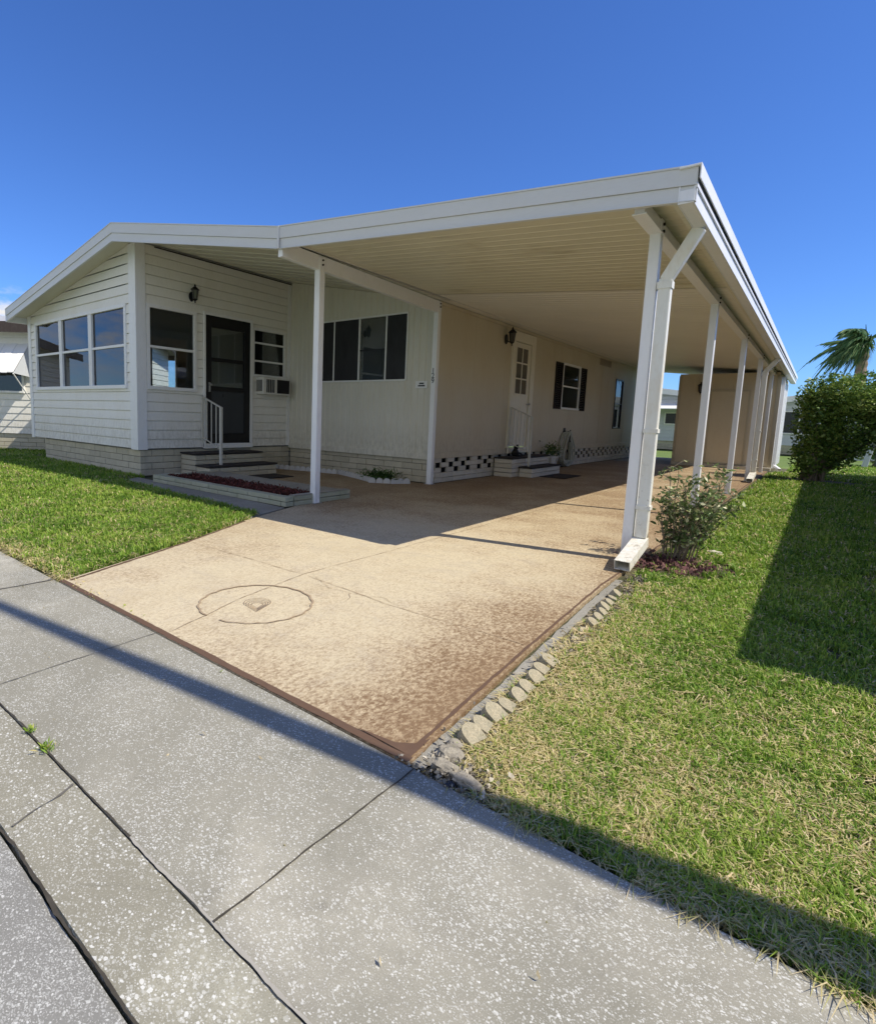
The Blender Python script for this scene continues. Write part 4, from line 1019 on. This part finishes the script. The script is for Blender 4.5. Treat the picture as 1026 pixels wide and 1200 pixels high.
def dry_left(x, y): return np.clip(.10 + .5*np.clip(fbm(x, y, 2.2, 33)*2-1.1, 0, 1) + .4*np.clip((1.55-y)/.2, 0, 1), .03, .7)
grass('lawn_grass', 150000, (-20, -3.3, 1.25, 12), in_left, lambda d: np.minimum(1, (3.8/d)**1.7), 'thick green lawn left of the driveway in front of the sunroom', dry_left, 52, 1.25)
# weeds in the sidewalk joint
g = np.random.default_rng(60)
for (x, y, n, r) in ((-1.72,.60,60,.012),(-1.86,.602,30,.008)):
    q = g.normal(size=(n,3))*np.array([r,r,.002]) + np.array([x,y,.004]); q[:,2] = .003
    o = leaves('weed_tuft', q, .022, M['grass'], None, 1.2, .18, tone=.5*np.ones(n), seed=61); tag(o, 'larger tuft of weeds growing in the sidewalk joint' if n == 60 else 'smaller tuft of weeds in the sidewalk joint further left', 'weed')
# dead leaves and straw by the edging
N = 260; q = np.stack([g.uniform(-.86,-.78,N), g.uniform(2.25,2.95,N), g.uniform(.0,.012,N)], 1)
o = leaves('leaf_litter', q, .05, M['grass'], None, 0, .12, tone=.95*np.ones(N), seed=63); tag(o, 'dry straw and leaf litter beside the driveway edge', 'leaf litter', kind='stuff')
g = np.random.default_rng(90)
N = 700; q = np.stack([g.normal(-.73,.07,N), np.clip(g.normal(1.40,.09,N),1.305,3), g.uniform(-.008,.006,N)], 1)
gm = toned('grit', [(0,(.10,.085,.06)),(.5,(.28,.25,.19)),(1,(.55,.5,.4))], .95, 0.)
o = leaves('gravel', q, .016, gm, None, .2, .7, seed=91); tag(o, 'loose grit and bare dirt around the rocks at the driveway corner', 'gravel', kind='stuff')
N = 2600; yy = g.uniform(1.32,4.2,N); q = np.stack([-.765-.035*(yy-1.4)+g.normal(0,.035,N), yy, g.uniform(-.012,.004,N)], 1)
o = leaves('soil_crumbs', q, .017, gm, None, .1, .6, tone=.35*np.ones(N), seed=92); tag(o, 'crumbly dry soil along the edging stones', 'soil', kind='stuff')
N = 70; q = np.stack([g.uniform(-6,.4,N), g.uniform(.02,1.3,N), np.full(N,.004)], 1)
q = np.concatenate([q, np.stack([g.normal(-1.55,.04,26), g.normal(.33,.025,26), np.full(26,.0)], 1), np.stack([g.normal(-3.2,.35,120), np.abs(g.normal(0,.05,120))+1.31, np.full(120,.006)], 1)])
o = leaves('dry_leaves', q, .016, M['grass'], None, .1, .5, tone=.82*np.ones(len(q)), seed=93); tag(o, 'scattered dry leaf bits on the sidewalk and gutter', 'leaf litter', kind='stuff')
# mulch round the spindly shrub
N = 900; q = np.stack([g.normal(-.78,.15,N), g.normal(4.72,.16,N), g.uniform(-.01,.01,N)], 1)
mm = toned('purple_mulch', [(0,(.05,.025,.025)),(.6,(.14,.06,.06)),(1,(.24,.14,.12))], .9, 0.)
o = leaves('mulch', q, .045, mm, None, 0, .4, seed=65); tag(o, 'purple red bark mulch at the foot of the spindly shrub', 'mulch', kind='stuff')

# ------------------------------------------------------------------ spindly shrub by the first post
bu = empty('spindly_shrub', (-.78,4.95,0), 'sparse spindly shrub with thin stems and small leaves beside the first post', 'shrub')
b = MB(); rr = random.Random(8); tips = []
for i in range(44):
    a = rr.uniform(0, 2*PI); r_ = rr.uniform(.0,.12); x, y = -.80+r_*math.cos(a), 4.95+r_*math.sin(a)
    ln = rr.uniform(.35,.80); out = rr.uniform(.1,.72); a2 = a + rr.uniform(-.6,.6)
    pts = []; n = 7
    for k in range(n+1):
        f = k/n; x1 = x + math.cos(a2)*out*ln*f**1.4*.62 + .07*f + rr.uniform(-.012,.012); y1 = y + math.sin(a2)*out*ln*f**1.4*.62 + rr.uniform(-.012,.012)
        pts.append(Vector((x1, y1, ln*f*(1-.25*out*f))))
    b.tube(pts, [.0055*(1-.65*k/n) for k in range(n+1)], 5)
    for k in range(2, n+1):
        tips.append((pts[k], k/n))
        if rr.random() < .6:
            q = pts[k] + Vector((rr.uniform(-.09,.09), rr.uniform(-.09,.09), rr.uniform(-.01,.09))); b.tube([pts[k], q], [.003,.0015], 4); tips.append((q, 1.))
b.build('stems', M['bark'], bu)
cs = []; tn = []
for p, f in tips:
    for k in range(rr.randint(2, 9 if f > .6 else 4)):
        cs.append((p.x+rr.gauss(0,.018), p.y+rr.gauss(0,.018), p.z+rr.gauss(0,.015))); tn.append(rr.choice((.1,.3,.4,.5,.6,.9)))
leaves('foliage', cs, .045, M['leafvar'], bu, .25, .42, tone=np.array(tn), seed=71)

# ------------------------------------------------------------------ shrub builder
def shrub(name, loc, blobs, nleaf, size, label, m, tone0=.2, seed=80, cat='shrub', stems=14, grp=None, hole=.42):
    e_ = empty(name, loc, label, cat, grp); g = np.random.default_rng(seed); rr = random.Random(seed)
    tot = sum(b_[1][0]*b_[1][1]*b_[1][2] for b_ in blobs); P = []
    for (c_, r_) in blobs:
        n = int(nleaf*r_[0]*r_[1]*r_[2]/tot); u = g.normal(size=(n,3)); u /= np.linalg.norm(u, axis=1)[:,None]
        rad = g.random(n)**.28; q = u*rad[:,None]*np.array(r_)*(1+.18*np.sin(u[:,:1]*7+u[:,1:2]*5+seed)) + np.array(c_); P.append(q)
    P = np.concatenate(P); f = fbm(P[:,0]*1.0+P[:,2]*1.7, P[:,1]+P[:,2]*.9, 2.6, seed); P = P[f > hole*.75]; f = f[f > hole*.75]
    P = P[P[:,2] > .02]; f = f[:len(P)]
    tn = tone0 + .55*fbm(P[:,0]*1.3+9, P[:,2]*1.3+P[:,1]*.6, 3., seed+3)
    leaves('crown', P + np.array([loc[0], loc[1], 0]), size, m, e_, .35, .55, tone=tn, seed=seed+1)
    b = MB()
    for i in range(stems):
        c_, r_ = blobs[rr.randrange(len(blobs))]; T = Vector(c_) + Vector([rr.uniform(-.6,.6)*k for k in r_]); s0 = Vector((rr.uniform(-.22,.22), rr.uniform(-.15,.15), 0))
        mid = s0.lerp(T, .5) + Vector((rr.uniform(-.1,.1), rr.uniform(-.1,.1), .12)); b.tube([Vector(loc)+s0, Vector(loc)+s0.lerp(mid,.5)+Vector((0,0,.05)), Vector(loc)+mid, Vector(loc)+T], [.03,.025,.018,.006], 6)
    b.build('trunk', M['bark'], e_); return e_
shrub('large_shrub', (-.10,15.35,0), [((.55,.1,1.75),(.95,.65,.50)),((1.5,.2,1.65),(.75,.6,.55)),((-.02,0,1.25),(.42,.45,.72)),((.0,0,.50),(.40,.35,.50)),((.5,0,1.05),(.60,.45,.50)),((.3,0,.7),(.42,.4,.45)),((1.2,.1,1.3),(.6,.45,.4))], 30000, .07,
      'large dark green shrub leaning right past the end of the carport', M['leafdark'], .34, 81, stems=22)
shrub('light_shrub', (1.55,24,0), [((0,0,.75),(.85,.7,.7)),((.9,.4,.9),(.8,.6,.75))], 3500, .11, 'lighter green shrub on the lawn behind the large dark shrub', M['leafdark'], .5, 83)
shrub('hedge_shrub', (4.2,36,0), [((0,0,1.2),(2.2,.9,1.2)),((-2.3,.5,.8),(1.2,.8,.9))], 5000, .2, 'dark hedge at the back of the neighbouring lawn', M['leafdark'], .15, 85, 'hedge')

# ------------------------------------------------------------------ palm
PY = 35.; pm = empty('palm_tree', (1.05,PY,0), 'wind swept palm tree rising behind the large shrub', 'palm tree')
b = MB(); pts = []; rs = []
for i in range(30):
    z = 4.9*i/29; pts.append((1.05+.06*math.sin(z*.6), PY, z)); rs.append(.24-.06*i/29 + (.035 if i % 2 else 0) + (.03 if z > 4.4 else 0))
b.tube(pts, rs, 12); b.build('trunk', M['palmbark'], pm)
rr = random.Random(17); V = []; Fc = []; TN = []; st = MB()
top = Vector((1.05,PY,5.0))
def frond(a, ln, lift, droop, wind):
    d = Vector((math.cos(a)*.55, math.sin(a)*.8, 0)); P = []
    for k in range(15):
        f = k/14; p = top + d*ln*(f-.55*f*f) + Vector((-wind*ln*1.15*f**1.6, 0, lift*ln*f - droop*ln*f**1.9)); P.append(p)
    st.tube(P, [.03*(1-.85*k/14) for k in range(15)], 5)
    for k in range(2, 15):
        t_ = (P[k]-P[k-1]).normalized()
        for j in range(4):
            p = P[k-1].lerp(P[k], j/4)
            for s_ in (-1, 1):
                side = t_.cross(Vector((0,0,1))).normalized()*s_; L = .58*math.sin(PI*min(1,(k+j/4)/16+.12))*rr.uniform(.8,1.2)
                e1 = p + side*L*.4 + t_*L*.6 + Vector((-wind*L*.45, 0, -L*rr.uniform(.25,.7))); w_ = t_*.02
                n = len(V); V.extend([p-w_, p+w_, (p+e1)/2+w_*1.2+Vector((0,0,.05)), e1]); Fc.append((n,n+1,n+2,n+3)); TN.append(rr.uniform(.1,.95))
for i in range(48): frond(2*PI*i/48+rr.uniform(-.2,.2), rr.uniform(1.5,2.3), rr.uniform(.3,1.4), rr.uniform(.8,1.8), rr.uniform(.1,.75))
off = np.array([1.05,PY,0]); raw_mesh('fronds', np.array([tuple(v_) for v_ in V])-off, Fc, M['palm'], pm, TN)
st.build('frond_stems', M['palm'], pm)
b = MB(); b.tube([top, top+Vector((.05,0,.5)), top+Vector((-.02,0,1.05))], [.05,.035,.01], 6); b.build('spear_leaf', M['palm'], pm)

# ------------------------------------------------------------------ other buildings
def simple_house(name, loc, rot, L, W_, H, pitch, label, wallm, roofm, wins=(), fasciam=None, awning=None, skirt=None, over=.35):
    """gabled house, ridge along local y, parts as children. wins: (face, u0,u1,z0,z1)"""
    e_ = empty(name, (0,0,0), label, 'house')
    hx, hy = W_/2, L/2
    top = lambda u: H + pitch*(hx-abs(u))
    b = MB()
    for s_ in (-1, 1):
        p = panel('x', s_*hy, s_, -hx, 0, .4, top, pitch=.16, zmax=H+pitch*hx); b.v_off = len(b.v); n = len(b.v); b.v += p.v; b.f += [tuple(i+n for i in f) for f in p.f]
        p = panel('x', s_*hy, s_, 0, hx, .4, top, pitch=.16, zmax=H+pitch*hx); n = len(b.v); b.v += p.v; b.f += [tuple(i+n for i in f) for f in p.f]
        p = panel('y', s_*hx, s_, -hy, hy, .4, lambda u: H, pitch=.16); n = len(b.v); b.v += p.v; b.f += [tuple(i+n for i in f) for f in p.f]
    b.build('wall', wallm, e_)
    b = MB(); bricks(b, 'x', -hy+.02, -1, -hx, hx, 0, 4, .1, .4); bricks(b, 'y', hx-.02, 1, -hy+.1, hy, 0, 4, .1, .4); bricks(b, 'y', -hx+.02, -1, -hy+.1, hy, 0, 4, .1, .4)
    b.build('skirt', skirt or M['brick'], e_)
    b = MB(); b.slope(-hx-over, H-pitch*over+.02, H-pitch*over+.1, 0, H+pitch*hx+.02, H+pitch*hx+.1, -hy-over, hy+over); b.slope(0, H+pitch*hx+.02, H+pitch*hx+.1, hx+over, H-pitch*over+.02, H-pitch*over+.1, -hy-over, hy+over)
    k = -hy-over
    while k < hy+over: 
        b.slope(0, H+pitch*hx+.10, H+pitch*hx+.125, hx+over, H-pitch*over+.10, H-pitch*over+.125, k, k+.03); b.slope(-hx-over, H-pitch*over+.10, H-pitch*over+.125, 0, H+pitch*hx+.10, H+pitch*hx+.125, k, k+.03); k += .4
    b.build('roof', roofm, e_)
    b = MB(); zf = H-pitch*over
    for s_ in (-1, 1): b.box(s_*(hx+over), s_*(hx+over+.03), -hy-over, hy+over, zf-.14, zf+.1)
    for s_ in (-1, 1):
        y = s_*(hy+over)
        b.slope(-hx-over, zf-.12, zf+.1, 0, H+pitch*hx-.12, H+pitch*hx+.1, min(y, y+s_*.03), max(y, y+s_*.03)); b.slope(0, H+pitch*hx-.12, H+pitch*hx+.1, hx+over, zf-.12, zf+.1, min(y, y+s_*.03), max(y, y+s_*.03))
    b.build('fascia', fasciam or M['trim'], e_)
    for (fc, u0, u1, z0, z1) in wins:
        ax, pl_, sg = {'-y': ('x', -hy-.03, -1), '+x': ('y', hx+.03, 1), '-x': ('y', -hx-.03, -1)}[fc]
        window(e_, ax, pl_, sg, u0, u1, z0, z1, .05, mids=((u0+u1)/2,), glassm=M['glassdark'], back=None, backdepth=.01)
        g_ = MB()
    e_.location = loc; e_.rotation_euler = (0, 0, rot); return e_
# left neighbour, turned because the street bends
nb = simple_house('neighbour_house', (-18.56,5.08,0), -.93, 9, 5.2, 2.92, .2, 'neighbouring home with metal roof, brown fascia and raised white window awning, at the left edge', M['siding'], M['roofshine'],
             wins=[('+x', 1.5, 3.2, 1.35, 2.35), ('-y', -1.5, .4, 1.35, 2.35)], fasciam=M['brownfascia'])
def awning(parent, y0, y1, x, ztop, drop, out):
    b = MB(); n = 14
    for i in range(n):
        a = y0+(y1-y0)*i/n; c_ = y0+(y1-y0)*(i+1)/n; d = .012*(i % 2)
        b.hexa([(x+.01,a,ztop-.02+d),(x+.01,c_,ztop-.02+d),(x+out,c_,ztop-drop-.02+d),(x+out,a,ztop-drop-.02+d),(x+.01,a,ztop+d),(x+.01,c_,ztop+d),(x+out,c_,ztop-drop+d),(x+out,a,ztop-drop+d)])
    w_ = b.build('awning', M['trim'], None); w_.parent = parent
    for y in (y0, y1):
        b = MB(); b.quad((x+.01,y,ztop-.02),(x+out,y,ztop-drop-.02),(x+.01,y,ztop-drop*1.1)); b.build('awning_side', M['bluewhite'], None).parent = w_
        b = MB(); b.tube([(x+.01,y,ztop-drop*1.9),(x+out,y,ztop-drop-.03)], .014, 6); b.build('awning_arm', M['trim'], None).parent = w_
awning(nb, 1.3, 3.35, 2.6, 2.50, .70, .62)
# far house seen through the gap, and one beyond the shed
fh = simple_house('far_house', (-6.3,33.5,0), 0.0, 9, 8.5, 2.15, .14, 'pale blue white home seen through the gap beyond the carport', M['bluewhite'], M['rooftop'], wins=[('-y', -.9, .35, 1.15, 1.72),('-y', .6, 2.0, 1.15, 1.72)], over=.3)
awn = MB(); awn.hexa([(-1.6,-4.5,2.15),(3.2,-4.5,2.15),(3.2,-5.3,1.85),(-1.6,-5.3,1.85),(-1.6,-4.5,2.18),(3.2,-4.5,2.18),(3.2,-5.3,1.88),(-1.6,-5.3,1.88)]); a_ = awn.build('awning', M['trim'], None); a_.parent = fh
simple_house('rear_house', (.45,34.5,0), 0, 8, 4.6, 2.3, .15, 'bluish white house wall behind the large shrub at the end of the side yard', M['bluewhite'], M['rooftop'], wins=[('-y', -1.9, -.6, .9, 1.9)], over=.3)
# right neighbour: stands outside the frame, its roof throws the shade on the lawn
simple_house('neighbour_house', (5.14,11.0,0), 0, 14.4, 6.0, 2.45, .16, 'neighbouring home just right of the lawn whose eave shades the grass', M['siding'], M['rooftop'],
             wins=[('-x', -5.5,-4.2,1.2,2.2),('-x', -1,.4,1.2,2.2),('-x', 3,4.4,1.2,2.2),('-y',-1.5,1.2,1.2,2.2)], over=.42)

# leaning white post and grey thing on the far lawn
wp = empty('garden_bollard', (1.12,23,0), 'leaning pale grey post on the lawn at the right edge', 'post')
b = MB(); b.bar((1.10,23,0), (1.22,23,.72), .14, .12); b.build('shaft', M['bluewhite'], wp, .02)
b = MB(); b.bar((1.22,23,.72), (1.235,23,.80), .18, .15); b.build('cap', M['trim'], wp, .02)
bn = empty('storage_bin', (1.65,23.6,0), 'dark blue bin on the lawn behind the leaning pale post', 'bin')
b = MB(); b.hexa([(1.38,23.4,0),(1.95,23.4,0),(1.95,23.9,0),(1.38,23.9,0),(1.34,23.36,.78),(2.0,23.36,.78),(2.0,23.94,.78),(1.34,23.94,.78)]); b.build('body', mat('navy_plastic', (.02,.025,.06), .4), bn, .02)
b = MB(); b.box(1.32,2.02,23.34,23.96,.785,.83); b.build('lid', M['rubber'], bn, .015)
kb = empty('garden_border', (1.1,28,0), 'low grey border panel across the far lawn', 'border')
b = MB(); b.box(.75,2.6,27.9,28.0,.0,.24); b.build('panel', M['bluewhite'], kb, .01)
b = MB(); b.box(.72,2.62,27.88,28.02,.242,.27); b.build('cap', M['trim'], kb, .01)

# utility pole whose shadow crosses the sidewalk
up_ = empty('utility_pole', (2.6,1.81,0), 'tall tapered wooden utility pole just outside the frame that shades the sidewalk', 'utility pole')
b = MB(); b.tube([(2.6,1.74,-.05),(2.57,1.78,.9),(2.497,1.892,3.1),(2.45,1.96,4.5),(2.3,2.18,9.0)], [.14,.12,.088,.060,.032], 16); b.build('shaft', painted('weathered_wood', (.18,.13,.09), amt=.4), up_)
